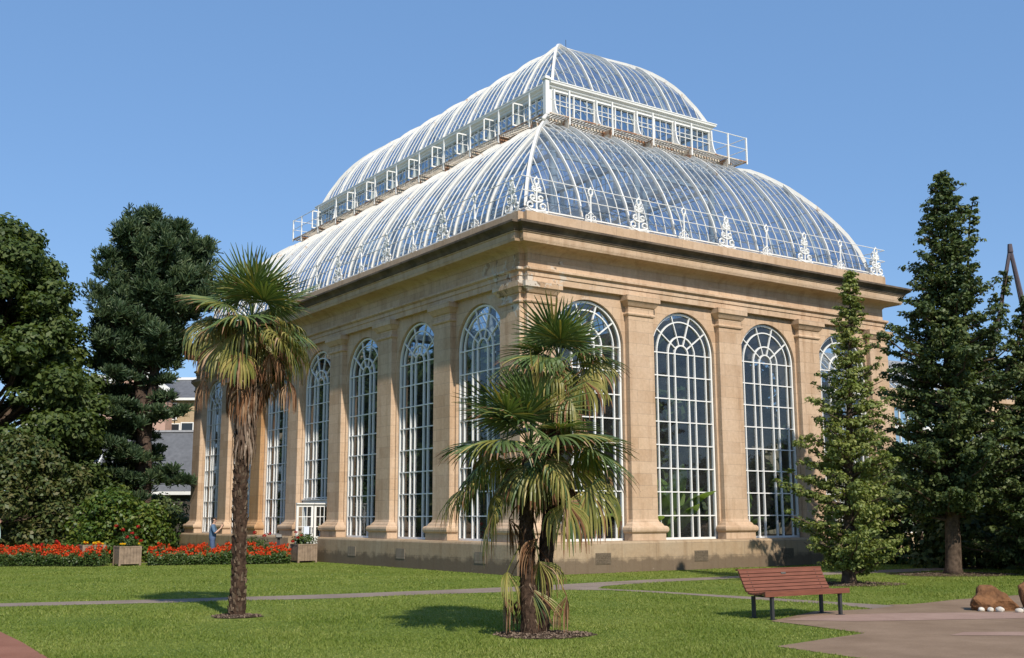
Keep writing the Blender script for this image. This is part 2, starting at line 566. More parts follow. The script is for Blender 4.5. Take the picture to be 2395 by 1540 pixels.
# walls with arched openings
def wall_face(key):
    fn, L, ax, nb = FACES[key]
    mb = MB()
    D0, D1, TOP, R = 0.55, 0.98, 8.9, HW + 0.03
    e = 0.55 if key in ('right', 'back') else 0.556
    NA = 28
    for k in range(nb):
        c = M + k * B
        s0 = e if k == 0 else c - B / 2
        s1 = L - e if k == nb - 1 else c + B / 2
        z0 = SILL
        door = (key == 'left' and k == 3)
        if door:
            z0 = 0.2
        arc = [(c - R * cos(pi * i / NA), SPR + R * sin(pi * i / NA)) for i in range(NA + 1)]
        tops = [(s0 + (s1 - s0) * (a[0] - (c - R)) / (2 * R), TOP) for a in arc]
        out = [(c - R, z0)] + arc + [(c + R, z0)]
        for d, flip in ((D0, False), (D1, True)):
            mb.add([fn(s0, d, z0), fn(c - R, d, z0), fn(c - R, d, SPR), fn(s0, d, TOP)], [(0, 1, 2, 3)])
            mb.add([fn(c + R, d, z0), fn(s1, d, z0), fn(s1, d, TOP), fn(c + R, d, SPR)], [(0, 1, 2, 3)])
            vs = [fn(a[0], d, a[1]) for a in arc] + [fn(t[0], d, t[1]) for t in tops]
            mb.add(vs, [(i, i + 1, NA + 1 + i + 1, NA + 1 + i) for i in range(NA)])
        vs = [fn(a[0], D0, a[1]) for a in out] + [fn(a[0], D1, a[1]) for a in out]
        n = len(out)
        mb.add(vs, [(i, i + 1, n + i + 1, n + i) for i in range(n - 1)])
    return mb.build("wall", STONE, house)
for k in FACES:
    wall_face(k)

# pilasters
RUSTSTONE = stone_mat("rust_stained_sandstone", (0.46, 0.27, 0.13), (0.4, 0.22, 0.1), (0.47, 0.3, 0.17))
def pilaster(key, c, hw=0.535, dz=0.0, proud=0.0, mat=None):
    fn, L, ax, nb = FACES[key]
    prof = [(0.17, SILL), (0.17, 1.17), (0.2, 1.18), (0.235, 1.22), (0.245, 1.28), (0.235, 1.34), (0.2, 1.38), (0.13, 1.4), (0.1, 1.46),
            (0.03, 1.52), (0.0, 1.6), (0.0, 8.12), (0.045, 8.14), (0.06, 8.18), (0.045, 8.22), (0.01, 8.24), (0.01, 8.42), (0.05, 8.44),
            (0.10, 8.52), (0.155, 8.59), (0.175, 8.6), (0.175, 8.775), (0.0, 8.776)]
    mb = MB()
    vs = []
    for off, z in prof:
        off += proud
        zz = z + dz
        vs += [fn(c - hw - off, 0.56, zz), fn(c - hw - off, 0.352 - off, zz), fn(c + hw + off, 0.352 - off, zz), fn(c + hw + off, 0.56, zz)]
    fs = []
    for i in range(len(prof) - 1):
        for k in range(3):
            fs.append((4 * i + k, 4 * i + k + 1, 4 * i + 5 + k, 4 * i + 4 + k))
    fs.append((0, 1, 2, 3))
    mb.add(vs, fs)
    return mb.build("pilaster", mat or STONE, house)
for key in ('right', 'left', 'far', 'back'):
    fn, L, ax, nb = FACES[key]
    cs = [1.055] + [M - B / 2 + k * B for k in range(1, nb)] + [L - 1.055]
    for c in cs:
        pilaster(key, c, dz=0.0 if key in ('right', 'back') else 0.0022, proud=0.0 if key in ('right', 'back') else -0.002,
                 mat=RUSTSTONE if key == 'left' and abs(c - (M - B / 2 + 5 * B)) < 0.1 else None)

# entablature
sweep([(-0.6, 8.782), (-0.375, 8.782), (-0.375, 8.98), (-0.345, 8.985), (-0.345, 9.11), (-0.33, 9.115), (-0.29, 9.15), (-0.265, 9.16), (-0.265, 9.225),
       (-0.29, 9.24), (-0.42, 9.262), (-0.42, 9.70), (-0.6, 9.70)], FOOT).build("architrave", STONE, house)
sweep([(-0.6, 9.702), (-0.40, 9.702), (-0.385, 9.74), (-0.33, 9.80), (-0.24, 9.85), (-0.1, 9.88), (0.13, 9.9), (0.15, 9.97), (0.155, 9.975), (0.155, 10.165),
       (0.19, 10.172), (0.19, 10.2), (-0.6, 10.2)], FOOT).build("cornice", CORNICE, house)
sweep([(-0.6, 10.202), (0.2, 10.202), (0.225, 10.21), (0.235, 10.25), (0.265, 10.30), (0.315, 10.34), (0.365, 10.37), (0.395, 10.385), (0.415, 10.4),
       (0.415, 10.465), (0.39, 10.475), (-0.28, 10.56), (-0.6, 10.56)], FOOT).build("cornice_moulding", CYMA, house)
sweep([(-0.285, 10.4), (-0.285, 10.985), (-0.36, 10.995), (-1.0, 10.995), (-1.0, 10.4)], FOOT).build("parapet", CORNICE, house)

# tall arched windows
def arch_pts(c, r, zb, na=24):
    return [(c - r, zb)] + [(c - r * cos(pi * i / na), SPR + r * sin(pi * i / na)) for i in range(na + 1)] + [(c + r, zb)]

def arched_window(key, k, zb=SILL):
    fn, L, ax, nb = FACES[key]
    c = M + k * B
    R = [HW - 0.03, HW * 0.79, HW * 0.43, HW * 0.215]
    mb = MB()
    nrm = Vector(fn(0, 1, 0)) - Vector(fn(0, 0, 0))
    for r, w, d in zip(R, (0.065, 0.042, 0.046, 0.046), (0.09, 0.07, 0.08, 0.08)):
        pts = [fn(p[0], WIN, p[1]) for p in arch_pts(c, r, zb)]
        mb.bar(pts, nrm, d, w)
    for a in (36, 72, 108, 144):
        q = radians(a)
        mb.bar([fn(c + r * cos(q), WIN - 0.006, SPR + r * sin(q)) for r in (R[3], R[0])], nrm, 0.06, 0.036)
    rows = (SPR - SILL) / 8
    for i in range(9):
        z = SPR - i * rows
        if z < zb - 0.01:
            break
        if i == 8:
            z += 0.03
        w = 0.036 if i < 8 else 0.07
        rr = R[0]
        mb.bar([fn(c - rr, WIN - 0.008, z), fn(c + rr, WIN - 0.008, z)], nrm, 0.075 if i == 8 else 0.05, w)
    w = mb.build("window", WHITE, house)
    g = MB()
    poly = arch_pts(c, HW + 0.015, zb - 0.01)
    g.add([fn(p[0], WIN + 0.012, p[1]) for p in poly], [tuple(range(len(poly)))])
    g.build("pane", GLASS, w)
    return w
for k in range(4):
    arched_window('right', k)
for k in range(7):
    arched_window('left', k, SILL if k != 3 else 2.42)

# doorway in the fourth bay of the left face
mb = MB()
c = M + 3 * B
mb.box((WIN - 0.06, c - HW, 2.2), (WIN + 0.06, c + HW, 2.38))
mb.box((WIN - 0.12, c - HW, 2.38), (WIN + 0.06, c + HW, 2.42))
mb.box((WIN - 0.05, c - HW, 0.2), (WIN + 0.05, c - HW + 0.1, 2.2))
mb.box((WIN - 0.05, c + HW - 0.1, 0.2), (WIN + 0.05, c + HW, 2.2))
mb.build("door_frame", WHITE, house)
for x0, x1, yy in ((-0.80, -0.09, 14.05), (-0.03, 0.66, 14.10)):
    mb = MB()
    zt, zb_ = 2.2, 0.22
    for a in ((x0, x0 + 0.09), (x1 - 0.09, x1)):
        mb.box((a[0], yy - 0.025, zb_), (a[1], yy + 0.025, zt))
    mb.box((x0 + 0.09, yy - 0.023, zt - 0.1), (x1 - 0.09, yy + 0.023, zt - 0.001))
    mb.box((x0 + 0.09, yy - 0.023, zb_ + 0.001), (x1 - 0.09, yy + 0.023, zb_ + 0.35))
    for i in (1, 2):
        xx = x0 + 0.09 + (x1 - x0 - 0.18) * i / 3
        mb.box((xx - 0.013, yy - 0.018, zb_ + 0.35), (xx + 0.013, yy + 0.018, zt - 0.1))
    for i in (1, 2, 3):
        zz = zb_ + 0.35 + (zt - zb_ - 0.45) * i / 4
        mb.box((x0 + 0.09, yy - 0.016, zz - 0.013), (x1 - 0.09, yy + 0.016, zz + 0.013))
    mb.box((x0 - 0.01, yy - 0.09, zt + 0.002), (x1 + 0.01, yy + 0.03, zt + 0.05))
    dr = mb.build("door", WHITE, house)
    g = MB()
    g.add([(x0 + 0.08, yy, zb_ + 0.3), (x1 - 0.08, yy, zb_ + 0.3), (x1 - 0.08, yy, zt - 0.08), (x0 + 0.08, yy, zt - 0.08)], [(0, 1, 2, 3)])
    g.build("pane", GLASS, dr)
    g = MB()
    g.box((x0 + 0.33, yy - 0.024, 1.05), (x0 + 0.55, yy - 0.02, 1.35))
    g.build("notice", simple_mat("paper", (0.62, 0.68, 0.78), 0.03, 3), dr)
    g = MB()
    g.tube([(x1 - 0.05, yy - 0.03, 1.1), (x1 - 0.05, yy - 0.08, 1.1), (x1 - 0.05, yy - 0.08, 1.3), (x1 - 0.05, yy - 0.03, 1.3)], 0.012, 6)
    g.build("handle", DARKIRON, dr)

# ------------------------------------------------------------------ curved roofs
LOW = [(0.82, 11.235), (0.90, 11.62), (1.03, 12.05), (1.16, 12.35), (1.33, 12.72), (1.58, 13.15), (1.85, 13.56), (2.15, 13.96), (2.55, 14.44),
       (2.9, 14.83), (3.25, 15.14), (3.6, 15.42), (3.95, 15.64), (4.35, 15.74), (4.95, 15.8)]
UPR = [(5.14, 17.80), (5.27, 18.11), (5.42, 18.46), (5.58, 18.76), (5.8, 19.17), (6.04, 19.53), (6.33, 19.89), (6.67, 20.22), (7.0, 20.48), (7.4, 20.73),
       (7.95, 21.02), (8.5, 21.32), (8.9, 21.54), (LX / 2, 21.7)]
KY = (9.5 - 5.14) / (LX / 2 - 5.14)

def rescale(prof, up):
    """inset on the short (x-running) faces for a given inset on the long faces."""
    if not up:
        return [(d, d, z) for d, z in prof]
    return [(d, 5.14 + (d - 5.14) * KY, z) for d, z in prof]

def roof(prof, up, name, label_side):
    P = rescale(prof, up)
    g = MB()
    n = len(P)
    for i in range(n - 1):
        (a, b, z), (a2, b2, z2) = P[i], P[i + 1]
        r0 = [(a, b, z), (LX - a, b, z), (LX - a, LY - b, z), (a, LY - b, z)]
        r1 = [(a2, b2, z2), (LX - a2, b2, z2), (LX - a2, LY - b2, z2), (a2, LY - b2, z2)]
        for k in range(4):
            k2 = (k + 1) % 4
            if up and i == n - 2 and k in (0, 2):
                g.add([r0[k], r0[k2], r1[k]], [(0, 1, 2)])
            else:
                g.add([r0[k], r0[k2], r1[k2], r1[k]], [(0, 1, 2, 3)])
    rg = g.build(name, ROOFGLASS, house)
    bars = MB()
    def line(face, s):
        """profile points on a face at position s, cut at the hips."""
        long = face in ('left', 'far')
        pts = []
        L = LY if long else LX
        e = min(s, L - s)
        for i, (a, b, z) in enumerate(P):
            own, oth = (a, b) if long else (b, a)
            if oth <= e + 1e-6:
                pts.append((own, z))
            else:
                pa, pb, pz = P[i - 1] if i else (a, b, z)
                po, pt = (pa, pb) if long else (pb, pa)
                if oth - pt > 1e-6 and i:
                    t = (e - pt) / (oth - pt)
                    pts.append((po + (own - po) * t, pz + (z - pz) * t))
                break
        fn = FACES[face][0]
        return [fn(s, d, z) for d, z in pts]
    starts = P[0]
    for face in FACES:
        fn, L, ax, nb = FACES[face]
        lo = starts[1] if face in ('left', 'far') else starts[0]
        mains = [h for h in HALF if lo + 0.6 < h < L - lo - 0.6]
        if not up and mains[0] < 1.6:
            mains = mains[1:]
        knots = [lo] + mains + [L - lo]
        for i in range(len(knots) - 1):
            for j in range(1, 5):
                s = knots[i] + (knots[i + 1] - knots[i]) * j / 5
                pts = line(face, s)
                if len(pts) > 1:
                    bars.bar(pts, ax, 0.025, 0.045)
        for s in mains:
            pts = line(face, s)
            rb = MB()
            up_n = 0.04
            rb.bar([(p[0], p[1], p[2] + up_n) for p in pts], ax, 0.057, 0.11)
            rb.build("main_rib", RIBPAINT, rg)
    bars.build("glazing_bars", RIBPAINT, rg)
    for sx in (0, 1):
        for sy in (0, 1):
            pts = [(a if not sx else LX - a, b if not sy else LY - b, z + 0.05) for a, b, z in P]
            d = Vector((pts[-1][0] - pts[0][0], pts[-1][1] - pts[0][1], 0)).normalized()
            rb = MB()
            rb.bar(pts, (d.y, -d.x, 0), 0.095, 0.14)
            rb.build("hip_rib", RIBPAINT, rg)
    # thin horizontal purlins inside
    pr = MB()
    for i in range(1, n - 1, 2):
        a, b, z = P[i]
        r0 = [(a + .06, b + .06), (LX - a - .06, b + .06), (LX - a - .06, LY - b - .06), (a + .06, LY - b - .06)]
        for k in range(4):
            p, q = r0[k], r0[(k + 1) % 4]
            pr.tube([(p[0], p[1], z - .08), (q[0], q[1], z - .08)], 0.022, 5)
    pr.build("purlin", RIBPAINT, rg)
    if up:
        rd = MB()
        y0, y1 = P[-1][1], LY - P[-1][1]
        rd.box((LX / 2 - 0.13, y0, 21.68), (LX / 2 + 0.13, y1, 21.8))
        rd.build("ridge_cap", RIBPAINT, rg)
        sp = MB()
        sp.tube([(LX / 2, y0, 21.8), (LX / 2, y0, 22.2)], 0.012, 5)
        sp.build("lightning_rod", DARKIRON, rg)
    return rg
low_roof = roof(LOW, False, "lower_roof", "")
up_roof = roof(UPR, True, "upper_roof", "")

# pale panel strip at the roof foot, seen behind the finials
g = MB()
for (o, z0, z1) in ((0.80, 10.99, 11.24),):
    ring = [(o, o), (LX - o, o), (LX - o, LY - o), (o, LY - o)]
    for k in range(4):
        p, q = ring[k], ring[(k + 1) % 4]
        g.add([(p[0], p[1], z0), (q[0], q[1], z0), (q[0], q[1], z1), (p[0], p[1], z1)], [(0, 1, 2, 3)])
strip = g.build("eaves_panel", FROST, house)
mb = MB()
for z in (11.02, 11.235):
    ring = [(0.79, 0.79), (LX - 0.79, 0.79), (LX - 0.79, LY - 0.79), (0.79, LY - 0.79)]
    for k in range(4):
        p, q = ring[k], ring[(k + 1) % 4]
        mb.bar([(p[0], p[1], z), (q[0], q[1], z)], (0, 0, 1), 0.05, 0.06)
mb.build("eaves_rail", WHITE, strip)

# ------------------------------------------------------------------ gangway round the lantern
GA, GZ = 4.03, 16.12
gw = MB()
for face in FACES:
    fn, L, ax, nb = FACES[face]
    n = int((L - 2 * GA) / 0.15)
    for i in range(n):
        s = GA + 0.08 + (L - 2 * GA - 0.16) * i / (n - 1)
        a, b = fn(s - 0.033, GA + 0.03, GZ - 0.03), fn(s + 0.033, 5.02, GZ - 0.002)
        if s < GA + 1.0 or s > L - GA - 1.0:
            e = min(s, L - s)
            if face in ('left', 'far'):
                continue
        lo = tuple(min(x, y) for x, y in zip(a, b))
        hi = tuple(max(x, y) for x, y in zip(a, b))
        gw.box(lo, hi)
gang = gw.build("gangway", simple_mat("gangway_slats", (0.62, 0.55, 0.46), 0.3, 5, 0.8, 0.2), house)
mb = MB()
ring = [(GA, GA), (LX - GA, GA), (LX - GA, LY - GA), (GA, LY - GA)]
for k in range(4):
    p, q = ring[k], ring[(k + 1) % 4]
    mb.bar([(p[0], p[1], GZ - 0.02), (q[0], q[1], GZ - 0.02)], (0, 0, 1), 0.045, 0.04)
mb.build("edge_beam", RUSTY, gang)
ring2 = [(GA + .45, GA + .45), (LX - GA - .45, GA + .45), (LX - GA - .45, LY - GA - .45), (GA + .45, LY - GA - .45)]
mb = MB()
for k in range(4):
    p, q = ring2[k], ring2[(k + 1) % 4]
    mb.bar([(p[0], p[1], GZ - 0.075), (q[0], q[1], GZ - 0.075)], (0, 0, 1), 0.07, 0.05)
mb.build("bearer", RUSTY, gang)

def s_list(L):
    return [GA + 0.04] + [h for h in HALF if GA + 0.5 < h < L - GA - 0.5] + [L - GA - 0.04]
for face in FACES:
    fn, L, ax, nb = FACES[face]
    for s in s_list(L)[1:-1]:
        mb = MB()
        prof = [(GA + 0.02, GZ - 0.05), (5.0, GZ - 0.05), (4.95, 15.84), (4.7, 15.83), (4.35, 15.78), (4.09, 15.68), (4.06, 15.78), (4.03, 15.93)]
        mb.prism([fn(s - 0.05, d, z) for d, z in prof], Vector(ax) * 0.1)
        mb.build("bracket", RUSTY, gang)
# railing
rail = MB()
for zz, r in ((17.12, 0.02), (16.63, 0.016)):
    for k in range(4):
        p, q = ring[k], ring[(k + 1) % 4]
        rail.tube([(p[0], p[1], zz), (q[0], q[1], zz)], r, 5)
rl = rail.build("railing", WHITE, gang)
for face in FACES:
    fn, L, ax, nb = FACES[face]
    for s in s_list(L)[1:-1]:
        mb = MB()
        mb.bar([fn(s, GA, GZ - 0.3), fn(s, GA, 17.14)], ax, 0.06, 0.05)
        mb.build("railing_post", WHITE, rl)
for x, y in ring:
    mb = MB()
    near = (x < LX / 2 and y < LY / 2)
    w = 0.085 if near else 0.03
    mb.box((x - w, y - w, GZ - 0.12), (x + w, y + w, 17.32 if near else 17.14))
    if near:
        mb.box((x - 0.13, y - 0.13, 17.321), (x + 0.13, y + 0.13, 17.39))
        mb.box((x - 0.09, y - 0.09, 17.391), (x + 0.09, y + 0.09, 17.45))
    mb.build("corner_post", WHITE, rl)
# pipe from the gangway corner down on to the hip
mb = MB()
mb.tube([(GA + .3, GA + .3, 16.0), (GA + .1, GA + .1, 15.98), (GA - .05, GA - .05, 15.93), (3.8, 3.8, 15.8), (3.5, 3.5, 15.55)], 0.075, 8)
mb.build("corner_pipe", RIBPAINT, gang, True)

# ------------------------------------------------------------------ lantern (clerestory)
LA = 5.1
lf = MB()
rng = [(LA - .06, LA - .06), (LX - LA + .06, LA - .06), (LX - LA + .06, LY - LA + .06), (LA - .06, LY - LA + .06)]
lant = sweep([(0.02, 15.78), (0.02, 16.2), (0, 16.21), (0, 16.26), (-0.06, 16.27), (-0.06, 15.78)], rng).build("lantern", WHITE, house)
sweep([(0.0, 17.46), (0.0, 17.56), (0.05, 17.58), (0.06, 17.64), (0.14, 17.69), (0.17, 17.70), (0.18, 17.77), (0.2, 17.78), (0.2, 17.815), (-0.25, 17.83), (-0.25, 17.46)],
      rng).build("lantern_cornice", WHITE, lant)
for face in FACES:
    fn, L, ax, nb = FACES[face]
    ks = [h for h in HALF if LA - 0.1 < h < L - LA + 0.1]
    nrm = Vector(fn(0, 1, 0)) - Vector(fn(0, 0, 0))
    for i in range(len(ks) - 1):
        a, b = ks[i], ks[i + 1]
        mb = MB()
        for s, w in ((a + 0.03, 0.06), ((a + b) / 2, 0.05), (b - 0.03, 0.06)):
            mb.bar([fn(s, LA, 16.24), fn(s, LA, 17.48)], nrm, 0.09, w)
        for h0, h1 in ((a + 0.06, (a + b) / 2 - 0.025), ((a + b) / 2 + 0.025, b - 0.06)):
            for j in (1, 2):
                s = h0 + (h1 - h0) * j / 3
                mb.bar([fn(s, LA, 16.5), fn(s, LA, 17.46)], nrm, 0.04, 0.022)
            for z, w in ((16.51, 0.04), (16.98, 0.024), (17.45, 0.04)):
                mb.bar([fn(h0, LA - 0.003, z), fn(h1, LA - 0.003, z)], nrm, 0.055, w)
        w = mb.build("lantern_window", WHITE, lant)
        g = MB()
        g.add([fn(a, LA + 0.02, 16.5), fn(b, LA + 0.02, 16.5), fn(b, LA + 0.02, 17.5), fn(a, LA + 0.02, 17.5)], [(0, 1, 2, 3)])
        g.build("pane", GLASS, w)
        g = MB()
        g.add([fn(a, LA + 0.01, 16.2), fn(b, LA + 0.01, 16.2), fn(b, LA + 0.01, 16.5), fn(a, LA + 0.01, 16.5)], [(0, 1, 2, 3)])
        g.build("spandrel_panel", FROST, w)
    for s in ks:
        # concave curved console
        mb = MB()
        pr = [(LA - 0.05, 16.16), (LA - 0.05, 17.5), (LA - 0.17, 17.5)]
        for t in range(0, 11):
            u = t / 10
            pr.append((LA - 0.17 - 0.74 * u ** 2.2, 17.45 - (17.45 - 16.21) * (1 - (1 - u) ** 1.9)))
        pr.append((LA - 0.91, 16.16))
        ss = min(max(s, LA - 0.02), L - LA + 0.02)
        mb.prism([fn(ss - 0.03, d, z) for d, z in pr], Vector(ax) * 0.06)
        mb.build("console", WHITE, lant)
# casements standing open along the left side
for h in HALF[2:13]:
    y0 = h - 0.34
    if y0 < LA + 0.3 or y0 > LY - LA - 0.3 or abs(h - HALF[11]) < 0.1:
        continue
    mb = MB()
    x0, x1, z0, z1 = LA - 0.66, LA - 0.07, 16.5, 17.44
    for a in ((x0, x0 + 0.055), (x1 - 0.055, x1)):
        mb.box((a[0], y0 - 0.02, z0), (a[1], y0 + 0.02, z1))
    for z in (z0, z1 - 0.06):
        mb.box((x0 + 0.055, y0 - 0.018, z), (x1 - 0.055, y0 + 0.018, z + 0.055))
    mb.box((x0 + 0.055, y0 - 0.015, 16.96), (x1 - 0.055, y0 + 0.015, 16.985))
    mb.box(((x0 + x1) / 2 - 0.012, y0 - 0.014, z0 + 0.05), ((x0 + x1) / 2 + 0.012, y0 + 0.014, z1 - 0.06))
    w = mb.build("open_casement", WHITE, lant)
    g = MB()
    g.add([(x0 + .05, y0, z0 + .05), (x1 - .05, y0, z0 + .05), (x1 - .05, y0, z1 - .05), (x0 + .05, y0, z1 - .05)], [(0, 1, 2, 3)])
    g.build("pane", GLASS, w)

# ------------------------------------------------------------------ wrought-iron finials and wires on the parapet
def spiral(cx, cz, r, a0, turns, n=12):
    return [(cx + r * (1 - 0.62 * i / n) * cos(a0 + turns * 2 * pi * i / n), cz + r * (1 - 0.62 * i / n) * sin(a0 + turns * 2 * pi * i / n)) for i in range(n + 1)]

def finial_lines(big):
    L = []
    ring = [(0.085 * cos(t * 2 * pi / 12), 1.0 + 0.105 * sin(t * 2 * pi / 12)) for t in range(13)]
    L.append((ring, 0.032))
    L.append(([(0, 0), (0, 0.5), (0, 0.9)], 0.033))
    L.append(([(0, 1.1), (0, 1.17)], 0.03))
    L.append(([(-0.06, 0.86), (0, 0.9), (0.06, 0.86)], 0.03))
    if big:
        L.append(([(-0.43, 0.05), (-0.36, 0.02), (0, 0.07), (0.36, 0.02), (0.43, 0.05)], 0.026))
        for s in (-1, 1):
            for cx, cz, r in ((0.23, 0.2, 0.14), (0.145, 0.46, 0.105), (0.1, 0.76, 0.075)):
                L.append((([(0.0, cz - r * 1.3), (s * cx * 0.5, cz - r * 1.15)] + [(s * (x), z) for x, z in spiral(cx, cz, r, -pi / 2, 1.15)]), 0.034))
            L.append(([(s * 0.16, 0.66), (s * 0.12, 0.9), (0, 0.93)], 0.018))
    else:
        L.append(([(-0.24, 0.03), (0, 0.06), (0.24, 0.03)], 0.024))
        for s in (-1, 1):
            L.append(([(0, 0.08)] + [(s * x, z) for x, z in spiral(0.13, 0.16, 0.09, -pi / 2, 1.0)], 0.024))
            L.append(([(s * 0.1, 0.26), (0, 0.34)], 0.022))
        L.append(([(0, 0.3), (0, 0.4), (0, 0.62)], [0.045, 0.03, 0.03]))
    return L
FZ = 11.0
def finial(face, s, big):
    fn = FACES[face][0]
    mb = MB()
    for pts, r in finial_lines(big):
        mb.tube([fn(s + x, 0.35, FZ + z) for x, z in pts], r, 5)
    mb.build("finial", WHITE, house)
for face in ('right', 'left', 'far', 'back'):
    fn, L, ax, nb = FACES[face]
    hs = [h for h in HALF if h < L - 0.5]
    for i, h in enumerate(hs):
        s = h
        if i == 0:
            s = 0.9
        if i == len(hs) - 1:
            s = L - 0.9
        finial(face, s, i % 2 == 0)
mb = MB()
wr = [(0.35, 0.35), (LX - 0.35, 0.35), (LX - 0.35, LY - 0.35), (0.35, LY - 0.35)]
for z in (12.1, 11.65):
    for k in range(4):
        p, q = wr[k], wr[(k + 1) % 4]
        mb.tube([(p[0], p[1], z), (q[0], q[1], z)], 0.016, 5)
mb.build("guard_wire", WHITE, house)

# ------------------------------------------------------------------ inside the palm house
mb = MB()
mb.box((0.6, 0.6, -0.05), (LX - 0.6, LY - 0.6, 0.12))
mb.build("floor", simple_mat("earth_floor", (0.1, 0.085, 0.065), 0.4, 3, 0.95, 0.1), house)
IRON = simple_mat("grey_iron_paint", (0.42, 0.45, 0.46), 0.1, 4, 0.6, 0.3)
for x in (5.085, LX - 5.085):
    for k in range(6):
        y = M + B / 2 + k * B
        mb = MB()
        mb.tube([(x, y, 0.1), (x, y, 0.5), (x, y, 0.6), (x, y, 12.0), (x, y, 15.6), (x, y, 15.9)], [0.24, 0.24, 0.17, 0.15, 0.14, 0.22], 12)
        mb.tube([(x, y, 11.15), (x, y, 11.2), (x, y, 11.3), (x, y, 11.35)], [0.16, 0.27, 0.27, 0.16], 12)
        mb.build("column", IRON, house, True)
for x in (LX / 2,):
    for y in (5.085, LY - 5.085):
        mb = MB()
        mb.tube([(x, y, 0.1), (x, y, 0.5), (x, y, 0.6), (x, y, 12.0), (x, y, 15.6), (x, y, 15.9)], [0.24, 0.24, 0.17, 0.15, 0.14, 0.22], 12)
        mb.build("column", IRON, house, True)
mb = MB()
rr = [(5.085, 5.085), (LX - 5.085, 5.085), (LX - 5.085, LY - 5.085), (5.085, LY - 5.085)]
for k in range(4):
    p, q = Vector((*rr[k], 0)), Vector((*rr[(k + 1) % 4], 0))
    for z in (15.7, 15.0):
        mb.bar([(p.x, p.y, z), (q.x, q.y, z)], (0, 0, 1), 0.16, 0.1)
    n = max(2, round((q - p).length / 1.0195))
    for i in range(n):
        a, b = p.lerp(q, i / n), p.lerp(q, (i + 1) / n)
        m_ = p.lerp(q, (i + .5) / n)
        mb.tube([(a.x, a.y, 15.0), (m_.x, m_.y, 15.65), (b.x, b.y, 15.0)], 0.03, 5)
mb.build("ring_girder", IRON, house)
# high gallery walkway
mb = MB()
for k in range(4):
    p, q = Vector((*rr[k], 0)), Vector((*rr[(k + 1) % 4], 0))
    mb.bar([(p.x, p.y, 11.3), (q.x, q.y, 11.3)], (0, 0, 1), 0.3, 0.9)
    mb.tube([(p.x, p.y, 12.4), (q.x, q.y, 12.4)], 0.03, 5)
mb.build("gallery", simple_mat("gallery_iron", (0.16, 0.19, 0.21), 0.2, 3, 0.6, 0.3), house)

# ================================================================== THE GROUNDS
def sheet(name, pts, z, mat):
    mb = MB()
    mb.add([(p[0], p[1], z) for p in pts], [tuple(range(len(pts)))])
    return structure(mb.build(name, mat))

def grass_mat():
    m, nt, out = new_mat("lawn_grass")
    p = pos(nt)
    a = noise(nt, p, 0.35, 4, 0.6)
    col = ramp(nt, a, [(0.28, (0.105, 0.16, 0.026)), (0.5, (0.165, 0.21, 0.036)), (0.72, (0.23, 0.255, 0.058))])
    b = ramp(nt, noise(nt, p, 5.0, 5, 0.7), [(0.3, (0.7, 0.76, 0.7)), (0.72, (1.2, 1.15, 1.1))])
    col = mixc(nt, 0.8, col, b, 'MULTIPLY')
    c = ramp(nt, noise(nt, p, 60.0, 3, 0.7), [(0.3, (0.62, 0.66, 0.6)), (0.7, (1.25, 1.25, 1.2))])
    col = mixc(nt, 0.75, col, c, 'MULTIPLY')
    princ(nt, out, col, 0.8, 0.15, bump(nt, noise(nt, p, 70.0, 3, 0.7), 0.9, 0.03))
    return m
GRASS = grass_mat()

def paving_mat(name, c1, c2, scale=1.2):
    m, nt, out = new_mat(name)
    p = pos(nt)
    col = ramp(nt, noise(nt, p, scale, 5, 0.6), [(0.3, c1), (0.7, c2)])
    g = ramp(nt, noise(nt, p, 55.0, 3, 0.8), [(0.3, (0.72, 0.71, 0.7)), (0.7, (1.2, 1.2, 1.2))])
    col = mixc(nt, 0.7, col, g, 'MULTIPLY')
    d = ramp(nt, noise(nt, p, 0.5, 4, 0.6), [(0.45, (1, 1, 1)), (0.75, (0.75, 0.72, 0.7))])
    col = mixc(nt, 0.7, col, d, 'MULTIPLY')
    princ(nt, out, col, 0.9, 0.2, bump(nt, noise(nt, p, 60.0, 3), 0.4, 0.01))
    return m
TARMAC = paving_mat("path_tarmac", (0.2, 0.155, 0.125), (0.27, 0.215, 0.175))
PLAZA = paving_mat("plaza_tarmac", (0.19, 0.128, 0.082), (0.262, 0.182, 0.122))
PINKBAND = paving_mat("pink_paving", (0.27, 0.175, 0.135), (0.34, 0.23, 0.18), 1.4)
REDPATH = paving_mat("red_tarmac", (0.22, 0.095, 0.06), (0.28, 0.13, 0.085))
SOIL = simple_mat("soil", (0.075, 0.052, 0.036), 0.45, 9, 0.95, 0.1, 0.8)
MULCH = simple_mat("bark_mulch", (0.2, 0.145, 0.105), 0.5, 22, 0.95, 0.1, 0.9)

sheet("lawn", [(-900, -900), (900, -900), (900, 900), (-900, 900)], 0.0, GRASS)
PATH1 = [(-40, 2.2), (-24, 0.3), (-17.5, -1.05), (-14.12, -1.93), (-10.96, -2.84), (-7.37, -3.55), (-4.9, -3.76), (-2.51, -3.82), (1.57, -3.45), (4.62, -3.59), (9, -3.7), (16, -4.1), (16, -5.4), (9, -4.9),
         (4.17, -4.48), (1.5, -4.45), (-0.53, -4.76), (-0.94, -4.89), (-1.63, -5.5), (-1.2, -7.0), (-1.07, -8.17), (-0.83, -9.43), (-0.54, -11.81),
         (-0.3, -13.2), (-1.39, -13.3), (-1.04, -12.22), (-1.36, -9.91), (-1.42, -8.43), (-1.8, -6.18), (-2.83, -5.32), (-4.32, -5.2), (-5.81, -4.9), (-7.96, -4.72), (-11.26, -3.79), (-14.28, -2.87), (-17.6, -2.0), (-24, -0.8), (-40, 1.0)]
sheet("path", PATH1, 0.004, TARMAC)
